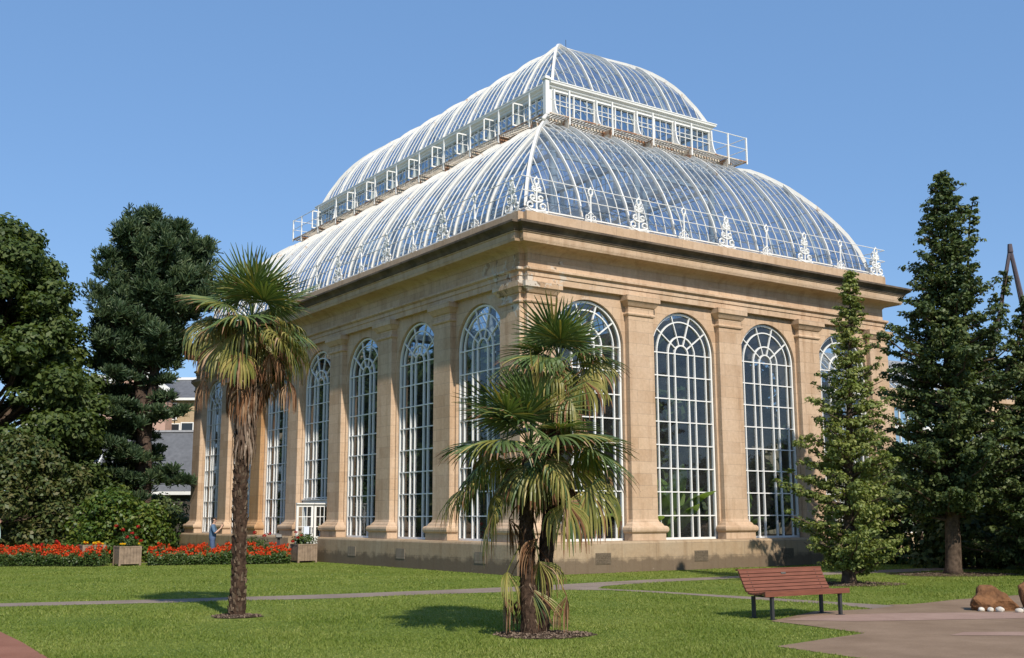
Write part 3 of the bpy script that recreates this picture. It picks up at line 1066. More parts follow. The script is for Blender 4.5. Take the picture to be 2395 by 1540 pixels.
PLAZA_P = [(-4.66, -13.72), (-4.75, -14.5), (-5.01, -15.83), (-6.2, -16.02), (-7.28, -16.21), (-7.4, -17.6), (-7.6, -24), (-8, -40), (20, -40), (20, -13.6), (10, -13.1), (4.25, -12.74),
           (1.86, -12.7), (0.75, -12.86), (0.05, -12.91), (-0.3, -12.7), (-0.5, -13.0), (-1.39, -13.16), (-2.14, -13.05), (-2.61, -12.88), (-3.6, -13.3)]
sheet("plaza", PLAZA_P, 0.008, PLAZA)
sheet("paving_band", [(-4.4, -13.75), (-3.34, -13.5), (-1.9, -14.0), (2.5, -16.6), (2.2, -17.4), (-2.5, -15.15), (-3.6, -14.6)], 0.012, PINKBAND)
sheet("paving_band", [(-4.3, -16.75), (-3.75, -16.6), (0.0, -19.2), (-0.4, -19.9)], 0.012, PINKBAND)
REDP = [(-15.19, -3.4), (-15.2, -8.03), (-15.23, -9.81), (-15.33, -11.83), (-15.6, -16), (-16.5, -30), (-30, -30), (-30, -2.0), (-17.6, -2.02)]
sheet("red_path", REDP[1:8] + [(-22, -4.5)], 0.008, REDPATH)
sheet("back_path", [(-18, 24.5), (-8.0, 17.6), (-0.2, 15.6), (-0.2, 18.5), (-4, 21), (-16, 28)], 0.004, TARMAC)

def in_poly(P, poly):
    x, y = P[:, 0], P[:, 1]
    c = np.zeros(len(P), bool)
    n = len(poly)
    for i in range(n):
        x1, y1 = poly[i]
        x2, y2 = poly[(i + 1) % n]
        cond = ((y1 > y) != (y2 > y)) & (x < (x2 - x1) * (y - y1) / ((y2 - y1) or 1e-9) + x1)
        c ^= cond
    return c

BEDS = [(-6.45, 14.15, -1.75, 12.58), (-15.5, 20.4, -7.95, 14.55)]
PALM_A, PALM_B = Vector((-11.37, -7.69, 0)), Vector((-8.98, -13.2, 0))

def mown_grass():
    """blades of the mown lawn between the camera and the palm house."""
    n = 360000
    dep = 12.0 + 30.0 * RNG.random(n) ** 1.7
    lat = (RNG.random(n) - 0.5) * 0.98 * dep
    f = np.array([cos(YAW), sin(YAW)])
    r = np.array([sin(YAW), -cos(YAW)])
    P = np.array([CAM.x, CAM.y]) + dep[:, None] * f + lat[:, None] * r
    ok = ~(in_poly(P, PATH1) | in_poly(P, PLAZA_P) | in_poly(P, REDP))
    ok &= ~((P[:, 0] > -0.02) & (P[:, 1] > -0.02))
    for c, rad in ((PALM_A, 0.62), (PALM_B, 0.68)):
        q = (P - np.array([c.x, c.y])) @ np.array([[r[0], f[0]], [r[1], f[1]]])
        ok &= np.hypot(q[:, 0], q[:, 1]) > rad * (0.85 + 0.25 * RNG.random(n))
    P, dep = P[ok], dep[ok]
    n = len(P)
    h = (0.022 + 0.03 * RNG.random(n)) * (0.8 + 0.5 * (np.sin(P[:, 0] * 1.7) * np.sin(P[:, 1] * 1.3 + 1)))
    h = np.clip(h, 0.015, 0.07)
    w = 0.0035 + 0.00028 * dep
    a = RNG.random(n) * 2 * pi
    lean = RNG.normal(0, 0.5, (n, 2)) * h[:, None]
    V = np.zeros((n, 3, 3))
    V[:, 0, 0] = P[:, 0] - np.cos(a) * w
    V[:, 0, 1] = P[:, 1] - np.sin(a) * w
    V[:, 1, 0] = P[:, 0] + np.cos(a) * w
    V[:, 1, 1] = P[:, 1] + np.sin(a) * w
    V[:, 2, 0] = P[:, 0] + lean[:, 0]
    V[:, 2, 1] = P[:, 1] + lean[:, 1]
    V[:, 2, 2] = h * 0.85
    bl = leaf_mat("grass_blades", [(0.1, (0.1, 0.155, 0.022)), (0.5, (0.172, 0.216, 0.038)), (0.9, (0.29, 0.305, 0.085))], 0.5, 0.2, 0.3, 0.45)
    o = quads_mesh("grass", V, bl, k=3)
    o["kind"] = "stuff"
    tag(o, "short mown green grass blades of the lawn in front of the palm house", "grass")
mown_grass()

# daisies dotted over the upper lawn
n = 90
Pd = np.stack([RNG.uniform(-13, -3, n), RNG.uniform(-2.2, 10, n), np.full(n, 0.05)], 1)
o = quads_mesh("daisies", leaf_quads(Pd, np.tile([0.0, 0, 1.0], (n, 1)), 0.03, 0.9, 0.2), WHITEPETAL)
o["kind"] = "stuff"
tag(o, "tiny white daisies scattered over the upper lawn", "daisies")

def disc_bed(name, c, rx, ry, label, mat):
    mb = MB()
    pts = [(c[0] + (rx * cos(t) * (1 + 0.12 * sin(3 * t + 1))) * RT0.x + ry * sin(t) * FW.x, c[1] + (rx * cos(t) * (1 + 0.12 * sin(3 * t + 1))) * RT0.y + ry * sin(t) * FW.y) for t in np.linspace(0, 2 * pi, 40, endpoint=False)]
    mb.add([(p[0], p[1], 0.006) for p in pts] + [(c[0], c[1], 0.05)], [(i, (i + 1) % 40, 40) for i in range(40)])
    m = 900
    t = RNG.random(m) * 2 * pi
    q = np.sqrt(RNG.random(m))
    P = np.stack([c[0] + rx * q * np.cos(t) * RT0.x + ry * q * np.sin(t) * FW.x, c[1] + rx * q * np.cos(t) * RT0.y + ry * q * np.sin(t) * FW.y, 0.02 + 0.03 * (1 - q)], 1)
    o = mb.build(name, mat)
    ch = quads_mesh("bark_chips", leaf_quads(P, np.tile([0.0, 0, 1.0], (m, 1)), 0.05, 0.45, 0.7), MULCH, o)
    ch["kind"] = "stuff"
    o["kind"] = "structure"
    return o
disc_bed("mulch_bed", PALM_B + RT0 * 0.1, 0.72, 0.55, "", SOIL)
disc_bed("mulch_bed", PALM_A, 0.42, 0.4, "", SOIL)
disc_bed("mulch_bed", (4.4, -8.1), 1.3, 0.9, "", SOIL)
disc_bed("mulch_bed", (10.5, -6.8), 1.9, 1.2, "", SOIL)

# ------------------------------------------------------------------ fan palms
def frond(mb, O, az, el, Lp, Rf, droop, mi, nseg=30, span=1.95, blade_bend=0.35, closed=0.0, tipbrown=False):
    O = Vector(O)
    f = Vector((cos(az) * cos(el), sin(az) * cos(el), sin(el)))
    pts = [O]
    d = f.copy()
    for i in range(5):
        d = (d + Vector((0, 0, -0.055 * (1 + droop)))).normalized()
        pts.append(pts[-1] + d * Lp / 5)
    mb.tube(pts, [0.016, 0.013, 0.012, 0.011, 0.010, 0.008], 4, mi)
    H = pts[-1]
    s = d.cross(Vector((0, 0, 1)))
    s = s.normalized() if s.length > 0.05 else Vector((-sin(az), cos(az), 0))
    roll = random.uniform(-0.35, 0.35) * (1 + 1.6 * min(1, droop))
    n0 = s.cross(d).normalized()
    s = (s * cos(roll) + n0 * sin(roll)).normalized()
    n0 = s.cross(d).normalized()
    fb = (d * cos(blade_bend) - n0 * sin(blade_bend)).normalized()
    nb = s.cross(fb).normalized()
    dal = 2 * span / (nseg - 1)
    steps = [0.0, 0.2, 0.4, 0.55, 0.7, 0.85, 1.0]
    for i in range(nseg):
        al = (-span + dal * i) * (1 - 0.55 * closed) + random.uniform(-0.02, 0.02) * (1 + 4 * closed)
        dr = (fb * cos(al) + s * sin(al)).normalized()
        dr = (dr + nb * (-0.18 * abs(sin(al)) * (1 + 3 * closed) + random.uniform(-0.04, 0.04) * (1 + 3 * closed))).normalized()
        Ls = Rf * (0.72 + 0.28 * cos(al / 1.35)) * random.uniform(0.9, 1.06)
        kink = random.random() < (0.1 + 0.6 * droop)
        p = H.copy()
        cur = dr.copy()
        row = []
        prev = 0.0
        for k, t in enumerate(steps):
            if k:
                g = 0.0
                if t > 0.4:
                    g = droop * (t - 0.4) * (3.2 if kink else 1.3)
                cur = (cur + Vector((0, 0, -1)) * g).normalized()
                p = p + cur * Ls * (t - prev)
                prev = t
            w = Ls * t * dal * (1 - 0.3 * closed) * 0.5
            wmax = Ls * 0.45 * dal * 0.5
            if t > 0.4:
                w = wmax * (1 - 0.25 * closed) * (1 - ((t - 0.4) / 0.6)) ** 0.65 + 0.002
            w = max(w, 0.003)
            wd = nb.cross(cur)
            wd = wd.normalized() if wd.length > 0.05 else s
            row.append((p - wd * w, p + nb * (w * 0.55), p + wd * w))
        vs = [q for r_ in row for q in r_]
        m = mi
        if mi == 0 and random.random() < 0.2:
            m = 1
        if mi == 1 and random.random() < 0.2:
            m = 2 if random.random() < 0.4 else 0
        o = len(mb.v)
        mb.v.extend([tuple(v) for v in vs])
        for k in range(len(steps) - 1):
            a = o + 3 * k
            mm = m
            if k == len(steps) - 2 and (m == 1 or tipbrown) and random.random() < 0.55:
                mm = 2
            mb.f += [(a, a + 1, a + 4, a + 3), (a + 1, a + 2, a + 5, a + 4)]
            mb.m += [mm, mm]

PALM_MATS = [P_GREEN, P_YEL, P_BROWN]

def palm_trunk(root, pts, radii, stub_n, stub_len, hairy=False):
    mb = MB()
    dense, rad = [], []
    for i in range(len(pts) - 1):
        a, b = Vector(pts[i]), Vector(pts[i + 1])
        m = max(2, int((b - a).length / 0.09))
        for k in range(m):
            dense.append(a.lerp(b, k / m))
            rad.append(radii[i] + (radii[i + 1] - radii[i]) * k / m)
    dense.append(Vector(pts[-1]))
    rad.append(radii[-1])
    mb.tube(dense, rad, 14, 0, True, 0.1)
    for i in range(stub_n):
        t = random.random()
        k = min(int(t * (len(dense) - 1)), len(dense) - 2)
        c = dense[k].lerp(dense[k + 1], random.random())
        q = random.random() * 2 * pi
        rr = rad[k]
        out = Vector((cos(q), sin(q), 0))
        side = Vector((-sin(q), cos(q), 0))
        if hairy:
            L = stub_len * random.uniform(0.6, 1.8)
            w = random.uniform(0.006, 0.02)
            p0 = c + out * rr * 0.95
            p1 = p0 + out * random.uniform(0.005, 0.035) + Vector((0, 0, -L * random.uniform(0.3, 1.0))) + side * random.uniform(-.5, .5) * L
            mb.add([p0 - side * w, p0 + side * w, p1], [(0, 1, 2)], 1 if random.random() < 0.22 else 0)
        else:
            L = stub_len * random.uniform(0.6, 1.3)
            w = random.uniform(0.018, 0.034)
            p0 = c + out * rr * 0.9
            tip = p0 + out * L * random.uniform(0.2, 0.5) + Vector((0, 0, L))
            mb.add([p0 - side * w, p0 + side * w, p0 + out * 0.025, tip - side * w * 0.5, tip + side * w * 0.5, tip + out * 0.012], [(0, 1, 4, 3), (1, 2, 5, 4), (2, 0, 3, 5), (3, 4, 5), (2, 1, 0)],
                   1 if random.random() < 0.4 else 0)
    mb.build("trunk", [PALMBARK, STUB], root)
    return dense[-1]

G_RT, G_FW = Vector((RT0.x, RT0.y, 0)), Vector((cos(YAW), sin(YAW), 0))
AZR = atan2(RT0.y, RT0.x)      # azimuth pointing to the right of the picture

def palm_tree(label, loc, pts, radii, hub_z, live, old, dead, skirt, Rf, Lp, stub_n, stub_len, hairy, seed, extra=()):
    random.seed(seed)
    root = thing("fan_palm", label, "palm tree", loc)
    top = palm_trunk(root, pts, radii, stub_n, stub_len, hairy)
    mb = MB()
    ga = 2.39996
    for i in range(live):
        t = i / max(1, live - 1)
        el = radians(84 - 70 * t + random.uniform(-9, 9))
        frond(mb, top + Vector((0, 0, 0.06 - 0.15 * t)), i * ga + random.uniform(-.4, .4), el, Lp * (0.7 + 0.4 * t) * random.uniform(.75, 1.15), Rf * (0.9 + 0.14 * t) * random.uniform(.9, 1.05),
              0.03 + 0.32 * t ** 1.5, 0, nseg=34, blade_bend=random.uniform(-0.05, 0.15) + 0.25 * t, tipbrown=t > 0.6)
    for i in range(old):
        t = i / max(1, old - 1)
        el = radians(30 - 52 * t + random.uniform(-18, 18))
        frond(mb, top + Vector((0, 0, -0.08 - 0.2 * t)), i * ga + 0.8 + random.uniform(-.4, .4), el, Lp * random.uniform(.45, 1.35), Rf * random.uniform(.55, 0.98), random.uniform(0.4, 2.0),
              1 if random.random() < 0.45 + 0.5 * t else 0, blade_bend=0.1 + 0.3 * t, closed=random.uniform(0.0, 0.3), tipbrown=True)
    for e in extra:
        frond(mb, top + Vector(e[0]), *e[1:])
    mb.build("crown", PALM_MATS, root)
    if dead:
        mb = MB()
        for i in range(dead):
            t = i / max(1, dead - 1)
            el = radians(-8 - 66 * t + random.uniform(-12, 12))
            frond(mb, top + Vector((0, 0, -0.3 - skirt * t)), i * ga + random.uniform(-.4, .4), el, Lp * random.uniform(.6, 1.35) * (1 - 0.5 * t), Rf * random.uniform(.55, .8), random.uniform(0.8, 1.6), 2,
                  nseg=22, blade_bend=0.5, closed=0.75)
        mb.build("dead_skirt", PALM_MATS, root)
    return root

o = G_RT
palm_tree("tall fan palm with bare rough trunk and a shaggy skirt of dead brown fronds", tuple(PALM_A),
          [(0, 0, -0.05), tuple(o * 0.02 + Vector((0, 0, 0.5))), tuple(o * -0.02 + Vector((0, 0, 2.2))), tuple(o * 0.03 + Vector((0, 0, 3.8))), tuple(o * 0.07 + Vector((0, 0, 5.2)))],
          [0.145, 0.115, 0.12, 0.135, 0.16], 4.6, 15, 20, 24, 0.75, 0.92, 0.62, 950, 0.07, False, 21,
          extra=[((0, 0, .05), AZR - pi / 2 - .15, radians(72), .5, .9, .02, 0, 36, 2.0, -.1, 0), ((0, 0, -.1), AZR + .35, radians(48), .6, .9, .12, 0, 34, 1.9, 0.0, 0),
                 ((0, 0, -.15), AZR - .5, radians(-6), .75, .9, .6, 1, 34, 1.9, 0.3, .1), ((0, 0, -.1), AZR + pi + .3, radians(25), .7, .85, 1.6, 1, 32, 1.8, .1, .1),
                 ((0, 0, -.5), AZR + pi + .15, radians(-12), 1.0, .62, 1.9, 2, 26, 1.3, .4, .6), ((0, 0, -.55), AZR - .2, radians(-14), .95, .6, 1.9, 2, 26, 1.3, .4, .6), ((0, 0, -.6), AZR + pi - .5, radians(-35), .7, .6, 1.7, 2, 26, 1.2, .4, .6),
                 ((0, 0, -.3), AZR - .35, radians(8), .85, .85, 1.3, 1, 32, 1.8, .1, .1)])
# skirt of dead leaf bases hanging close against the upper trunk
root = bpy.data.objects["fan_palm"]
mb = MB()
random.seed(5)
for i in range(330):
    z = random.uniform(3.0, 4.9)
    c = o * (0.02 + 0.05 * max(0, (z - 3.0) / 1.9)) + Vector((0, 0, z))
    q = random.random() * 2 * pi
    rr = 0.15 + 0.12 * max(0, (z - 3.7) / 1.2) * random.random()
    out, side = Vector((cos(q), sin(q), 0)), Vector((-sin(q), cos(q), 0))
    L = random.uniform(0.25, 0.6)
    w = random.uniform(0.008, 0.02)
    p0 = c + out * rr
    p1 = p0 + out * random.uniform(-0.02, 0.07) + Vector((0, 0, -L)) + side * random.uniform(-.06, .06)
    pm = (p0 + p1) / 2 + out * 0.04
    mb.add([p0 - side * w, p0 + side * w, pm - side * w, pm + side * w, p1 - side * w * .4, p1 + side * w * .4], [(0, 1, 3, 2), (2, 3, 5, 4)])
mb.build("trunk_thatch", THATCH, root)

palm_tree("short fan palm with broad green crown and dark shaggy trunk in mulch ring", tuple(PALM_B + o * -0.06),
          [(0, 0, -0.05), tuple(o * -0.05 + Vector((0, 0, 0.7))), tuple(o * -0.07 + Vector((0, 0, 1.7))), tuple(o * 0.0 + Vector((0, 0, 2.7)))],
          [0.15, 0.115, 0.105, 0.11], 2.6, 19, 15, 3, 0.6, 0.9, 0.72, 900, 0.14, True, 33,
          extra=[((0, 0, .02), AZR - pi / 2 + .35, radians(66), .6, .92, .03, 0, 36, 2.0, -.08, 0), ((0, 0, 0), AZR - pi / 2 - .7, radians(48), .7, .92, .08, 0, 36, 1.9, 0, 0), ((0, 0, -.1), AZR + .1, radians(22), .8, .88, .25, 0, 34, 1.9, .1, 0), ((0, 0, -.25), AZR - .25, radians(-2), .95, .85, 1.3, 1, 34, 1.7, .1, .1), ((0, 0, -.3), AZR - .6, radians(-22), .8, .8, 1.2, 1, 32, 1.7, .2, .1),
                 ((0, 0, -.25), AZR + pi + .15, radians(0), .95, .85, 1.0, 1, 34, 1.7, .1, .1), ((0, 0, -.4), AZR + pi + .5, radians(-25), .85, .8, 1.3, 1, 32, 1.7, .2, .1),
                 ((-.03, 0, -1.4), AZR + pi - .3, radians(-50), 0.85, 0.6, 1.5, 2, 20, 1.6, 0.5, 0.7),
                 ((0, 0, -1.35), AZR - .25, radians(-42), 0.95, 0.55, 1.6, 2, 18, 1.2, 0.7, 0.8),
                 ((0, 0, -1.85), AZR - pi / 2 - .1, radians(-60), 0.2, 0.62, 0.3, 1, 22, 1.2, 0.3, 0.3),
                 ((0, 0, -1.2), AZR + pi + .2, radians(-48), 0.7, 0.6, 1.2, 1, 22, 1.4, 0.5, 0.5),
                 ((0, 0, -1.1), AZR - pi / 2 + .5, radians(-58), 0.6, 0.6, 1.2, 1, 22, 1.4, 0.5, 0.5)])
palm_tree("taller fan palm rising just behind the short one, compact crown before the corner windows", tuple(PALM_B + o * 0.05 + G_FW * 0.15),
          [(0, 0, -0.05), tuple(o * 0.09 + Vector((0, 0, 0.9))), tuple(o * 0.2 + Vector((0, 0, 2.0))), tuple(o * 0.29 + Vector((0, 0, 3.2))), tuple(o * 0.33 + Vector((0, 0, 4.0)))],
          [0.14, 0.115, 0.11, 0.1, 0.1], 4.2, 15, 14, 6, 0.55, 0.72, 0.45, 700, 0.13, True, 55,
          extra=[((0, 0, .03), AZR - pi / 2 - .4, radians(62), .4, .72, .03, 0, 34, 2.0, -.05, 0)])

# ------------------------------------------------------------------ broadleaved and coniferous trees
def limb(mb, a, b, r0, r1, sag=0.0, n=5):
    a, b = Vector(a), Vector(b)
    pts = []
    for i in range(n + 1):
        t = i / n
        p = a.lerp(b, t)
        p.z += sag * sin(pi * t)
        if 0 < i < n:
            p += Vector((random.uniform(-1, 1), random.uniform(-1, 1), random.uniform(-1, 1))) * 0.03 * (b - a).length
        pts.append(p)
    mb.tube(pts, [r0 + (r1 - r0) * i / n for i in range(n + 1)], 6, 0, False, 0.06)

def spire_tree(name, label, cat, loc, H, rad_fn, z0, nbranch, leafmat, leaf, per, trunk_r, seed, rise=0.35, group=None, leaders=(), csize=0.3, bark=None, flat=0.5, lean=0.0):
    random.seed(seed)
    root = thing(name, label, cat, loc, 0, group)
    tb = MB()
    zs = [0, 0.25, 0.6, H * 0.25, H * 0.5, H * 0.75, H * 0.97]
    axis = lambda z: Vector((RT0.x * lean * z, RT0.y * lean * z, z))
    tb.tube([axis(z) - Vector((0, 0, 0.05)) for z in zs], [trunk_r * k for k in (1.5, 1.12, 1.0, 0.8, 0.55, 0.3, 0.05)], 10, 0, True, 0.08)
    cs, rs, ns = [], [], []
    def spray(a, b, size):
        """leaf sprays along a branch from a to b, thinning to the tip."""
        d = b - a
        side = d.cross(Vector((0, 0, 1)))
        side = side.normalized() if side.length > 1e-3 else Vector((1, 0, 0))
        k = max(3, int(d.length / 0.2))
        for j in range(k):
            q = 0.25 + 0.77 * (j + random.random()) / k
            c = a.lerp(b, q) + side * random.uniform(-1, 1) * size * (1.15 - 0.8 * q)
            r = size * (1.0 - 0.55 * q) * random.uniform(0.65, 1.3)
            cs.append((c.x, c.y, c.z + random.uniform(-.05, .08)))
            rs.append(r)
            ns.append(int(per * (r / csize) ** 1.7) + 5)
    for i in range(nbranch):
        t = (i + random.random()) / nbranch
        z = z0 + (H - z0) * t ** 1.05
        R = rad_fn(z / H)
        a = i * 2.39996 + random.uniform(-0.5, 0.5)
        rr = R * random.uniform(0.5, 1.12)
        if random.random() < 0.12:
            rr *= 1.22
        st = axis(max(0.2, z - rr * 0.2))
        tip = axis(z) + Vector((cos(a) * rr, sin(a) * rr, rise * rr * random.uniform(-0.1, 0.9)))
        if rr > 0.2:
            limb(tb, st, tip, 0.01 + 0.02 * rr, 0.006, -0.04 * rr)
        spray(st, tip, csize * (0.45 + 0.6 * min(1, R / 1.2)))
    for (dx, dy, zb, dxt, dyt, zt, lr) in leaders:
        a, b = axis(zb) + Vector((dx, dy, 0)), axis(zt) + Vector((dxt, dyt, 0))
        limb(tb, a, b, 0.06, 0.012, 0.0)
        k = int((b - a).length / 0.16)
        for j in range(k):
            t = j / k
            c = a.lerp(b, t)
            r = lr * (1.05 - 0.85 * t)
            q = random.random() * 2 * pi
            spray(c, c + Vector((cos(q) * r, sin(q) * r, r * 0.5)), csize * (0.75 - 0.3 * t))
    tb.build("trunk", bark or BARK, root, True)
    V = clump_leaves(cs, rs, ns, leaf, 0.62, flat, 0.3, 0.7)
    quads_mesh("crown", V, leafmat, root)
    return root

def interp(table):
    xs = [t[0] for t in table]
    ys = [t[1] for t in table]
    return lambda q: float(np.interp(q, xs, ys))

spire_tree("holly_tree", "slim light-green holly tree standing against the right end of the palm house", "holly tree", (4.26, -8.12, 0), 7.9,
           interp([(0, 0.9), (0.05, 1.3), (0.2, 1.5), (0.35, 1.36), (0.5, 1.12), (0.62, 0.85), (0.72, 0.6), (0.8, 0.48), (0.9, 0.36), (1.0, 0.1)]), 0.4, 180, HOLLY, 0.095, 74, 0.15, 3,
           csize=0.3, lean=0.058)
spire_tree("holly_tree", "big dark holly tree with several upright leaders right of the palm house", "holly tree", (10.4, -6.9, 0), 12.0,
           interp([(0, 1.9), (0.15, 2.3), (0.4, 2.2), (0.52, 2.0), (0.62, 1.55), (0.72, 1.1), (0.82, 0.95), (0.92, 0.7), (1.0, 0.15)]), 1.9, 270, HOLLYDK, 0.12, 66, 0.22, 4,
           csize=0.36, lean=0.042, leaders=[(0.45, -0.3, 7.6, 0.75, -0.55, 11.3, 0.4), (0.9, -0.6, 6.0, 1.55, -1.1, 9.0, 0.5), (1.2, -0.9, 5.4, 2.1, -1.5, 8.2, 0.5)])
spire_tree("holly_tree", "dark holly tree cut off by the right edge of the photo behind the rocks", "holly tree", (12.9, -8.4, 0), 8.2,
           interp([(0, 2.2), (0.2, 2.5), (0.5, 2.1), (0.75, 1.2), (1.0, 0.15)]), 0.4, 190, HOLLYDK, 0.12, 60, 0.2, 6, csize=0.36)
# trees beyond the right edge of the photo: they stand towards the sun and shade this corner of the garden
for x, y, h, sd in ((11.5, -17.5, 11.5, 8), (17.5, -16.0, 12.5, 9)):
    spire_tree("shade_tree", "tall dark evergreen standing out of frame on the sunny side of the plaza", "evergreen tree", (x, y, 0), h,
               interp([(0, 2.2), (0.3, 3.2), (0.6, 3.0), (0.85, 1.7), (1.0, 0.3)]), 2.0, 110, HOLLYDK, 0.2, 40, 0.25, sd, csize=0.6, group="evergreens shading the plaza")

def round_tree(name, label, cat, loc, clumps, leafmat, leaf, per, trunk_pts, trunk_r, seed, wr=0.6, flat=0.75, shell=0.6, bark=None, upb=0.6):
    random.seed(seed)
    root = thing(name, label, cat, loc)
    tb = MB()
    n = len(trunk_pts)
    tb.tube(trunk_pts, [trunk_r * (1.25 - 1.05 * i / (n - 1)) for i in range(n)], 10, 0, True, 0.08)
    for i, (c, r) in enumerate(clumps):
        if i % 2 == 0:
            k = min(range(n), key=lambda j: abs(trunk_pts[j][2] - c[2] * 0.7))
            limb(tb, trunk_pts[k], c, trunk_r * 0.35, 0.02)
    tb.build("trunk", bark or BARK, root, True)
    V = clump_leaves([c for c, r in clumps], [r for c, r in clumps], [int(per * r * r) + 10 for c, r in clumps], leaf, wr, flat, shell, upb)
    quads_mesh("crown", V, leafmat, root)
    return root

def dome_clumps(n, R, zlo, zhi, prof, csize, seed, squash=1.0):
    """clump centres through a crown whose radius follows prof(height fraction)."""
    random.seed(seed)
    out = []
    for i in range(n):
        t = random.random()
        z = zlo + (zhi - zlo) * t
        r = R * prof(t)
        a = random.random() * 2 * pi
        q = (0.45 + 0.6 * random.random() ** 0.6) * r
        out.append(((cos(a) * q, sin(a) * q * squash, z), csize * random.uniform(0.6, 1.25)))
    return out

# big broadleaved tree at the left edge
cl = dome_clumps(300, 4.9, 0.6, 15.0, interp([(0, 0.9), (0.2, 0.98), (0.45, 1.0), (0.6, 0.95), (0.75, 0.76), (0.88, 0.55), (1, 0.3)]), 1.05, 12)
round_tree("chestnut_tree", "huge broadleaved tree with layered drooping foliage at the left edge", "tree", (-9.9, 29.6, 0), cl, BROAD, 0.26, 520, [(0, 0, -.1), (0.1, 0, 2), (0, 0.2, 5), (0.3, 0, 9), (0, 0, 14)], 0.5, 14,
           flat=0.55)

cl = dome_clumps(150, 5.0, 2.0, 13.0, interp([(0, 0.8), (0.4, 1.0), (0.75, 0.75), (1, 0.3)]), 1.2, 15)
round_tree("chestnut_tree", "second broadleaved tree showing through the gaps behind the huge one at left", "tree", (-14.5, 41.0, 0), cl, BROAD, 0.4, 240, [(0, 0, -.1), (0.1, 0, 2), (0, 0.2, 5), (0.3, 0, 9), (0, 0, 12)], 0.45, 16,
           flat=0.55)

# pine with twin trunks
def pine(loc, seed):
    random.seed(seed)
    root = thing("pine_tree", "tall dark pine with two bare trunks and flat lower branches beside the palm house", "pine tree", loc)
    X, Y = G_RT, G_FW
    W = lambda r, d, z: X * (r - 0.05 * z) + Y * d + Vector((0, 0, z))
    tb = MB()
    tb.tube([W(0, 0, -.1), W(0.05, 0, 2.5), W(0.1, 0, 6.2), W(-0.25, 0, 9.5), W(-0.2, 0.1, 12.5), W(0.2, 0, 16)], [0.46, 0.4, 0.36, 0.24, 0.17, 0.04], 10, 0, True, 0.06)
    tb.tube([W(0.1, 0, 5.6), W(0.55, -.1, 8), W(0.8, -.2, 10.5), W(0.9, -.2, 13), W(1.3, 0, 15.6)], [0.3, 0.25, 0.22, 0.15, 0.04], 10, 0, True, 0.06)
    tips = []
    top = [(-2.3, 1.5, 9.4), (-2.3, 2.2, 10.8), (-2.4, 3.0, 12.2), (-1.9, 3.9, 13.4), (-2.0, 3.6, 14.4), (-1.2, 3.4, 15.3), (-0.9, 1.9, 16.2), (-0.1, 1.5, 17.0)]
    zs = [t[2] for t in top]
    for i in range(120):
        z = random.uniform(9.9, 16.9)
        lo = np.interp(z, zs, [t[0] for t in top])
        hi = np.interp(z, zs, [t[1] for t in top])
        mid, half = (hi + lo) / 2, (hi - lo) / 2
        a = i * 2.39996 + random.uniform(-.5, .5)
        k = random.uniform(0.5, 1.2)
        tip = W(mid + half * cos(a) * k, 2.7 * sin(a) * k * min(1, half / 2.2), z)
        root_z = max(7.5, z - random.uniform(0.8, 2.0))
        st = W(0.75 if (i % 2) else -0.1, 0, root_z)
        limb(tb, st, tip, 0.06, 0.02, -0.15)
        for q in (0.45, 0.62, 0.78, 0.9, 1.0):
            c = st.lerp(tip, q)
            for _ in range(2):
                tips.append((c + Vector((random.uniform(-.3, .3), random.uniform(-.3, .3), random.uniform(-.05, .3))), 0.26 + 0.1 * q, 1.35))
    # long flat lower boughs
    for i in range(40):
        z = 1.9 + 7.8 * (i + random.random()) / 40
        a = random.uniform(pi * 0.55, pi * 1.45) if i % 5 < 3 else random.uniform(-pi * .6, pi * .6)
        ln = random.uniform(2.2, 4.4) if cos(a) < 0 else random.uniform(1.2, 2.7)
        if z > 8.4 or z < 2.8:
            ln *= 0.75
        rise = random.uniform(-0.2, 0.2) * ln
        st, tip = W(0.06, 0, z - 0.25), W(cos(a) * ln, sin(a) * ln * .9, z + rise)
        limb(tb, st, tip, 0.075, 0.018, 0.12)
        sdv = (tip - st).cross(Vector((0, 0, 1))).normalized()
        m = int(ln * 5.5)
        for j in range(m):
            q = 0.3 + 0.72 * (j + random.random()) / m
            c = st.lerp(tip, q) + sdv * random.uniform(-.75, .75) * (1.1 - 0.6 * q)
            tips.append((c + Vector((0, 0, random.uniform(-.05, .2))), random.uniform(0.22, 0.36), 0.5))
    tb.build("trunk", PINEBARK, root, True)
    # needle tufts
    P, Dn = [], []
    for (p, r, f) in tips:
        nt = int(19 * r / 0.5)
        d = unit(RNG.normal(0, 1, (nt, 3)))
        c = np.array(p) + d * np.array([r, r, r * f]) * (0.3 + 0.75 * RNG.random((nt, 1)))
        for k in range(nt):
            ax = unit(d[k] * 0.6 + np.array([0, 0, 0.9]))
            m = 9
            dirs = unit(ax + RNG.normal(0, 0.5, (m, 3)))
            P.append(np.tile(c[k], (m, 1)))
            Dn.append(dirs)
    P, Dn = np.concatenate(P), np.concatenate(Dn)
    n = len(P)
    L = (0.24 + 0.2 * RNG.random((n, 1)))
    sd = unit(np.cross(Dn, RNG.normal(0, 1, (n, 3)))) * 0.027
    e = P + Dn * L
    V = np.stack([P - sd * 0.6, P + sd * 0.6, e + sd, e - sd], 1)
    quads_mesh("crown", V, PINE, root)
pine((-2.0, 29.9, 0), 17)

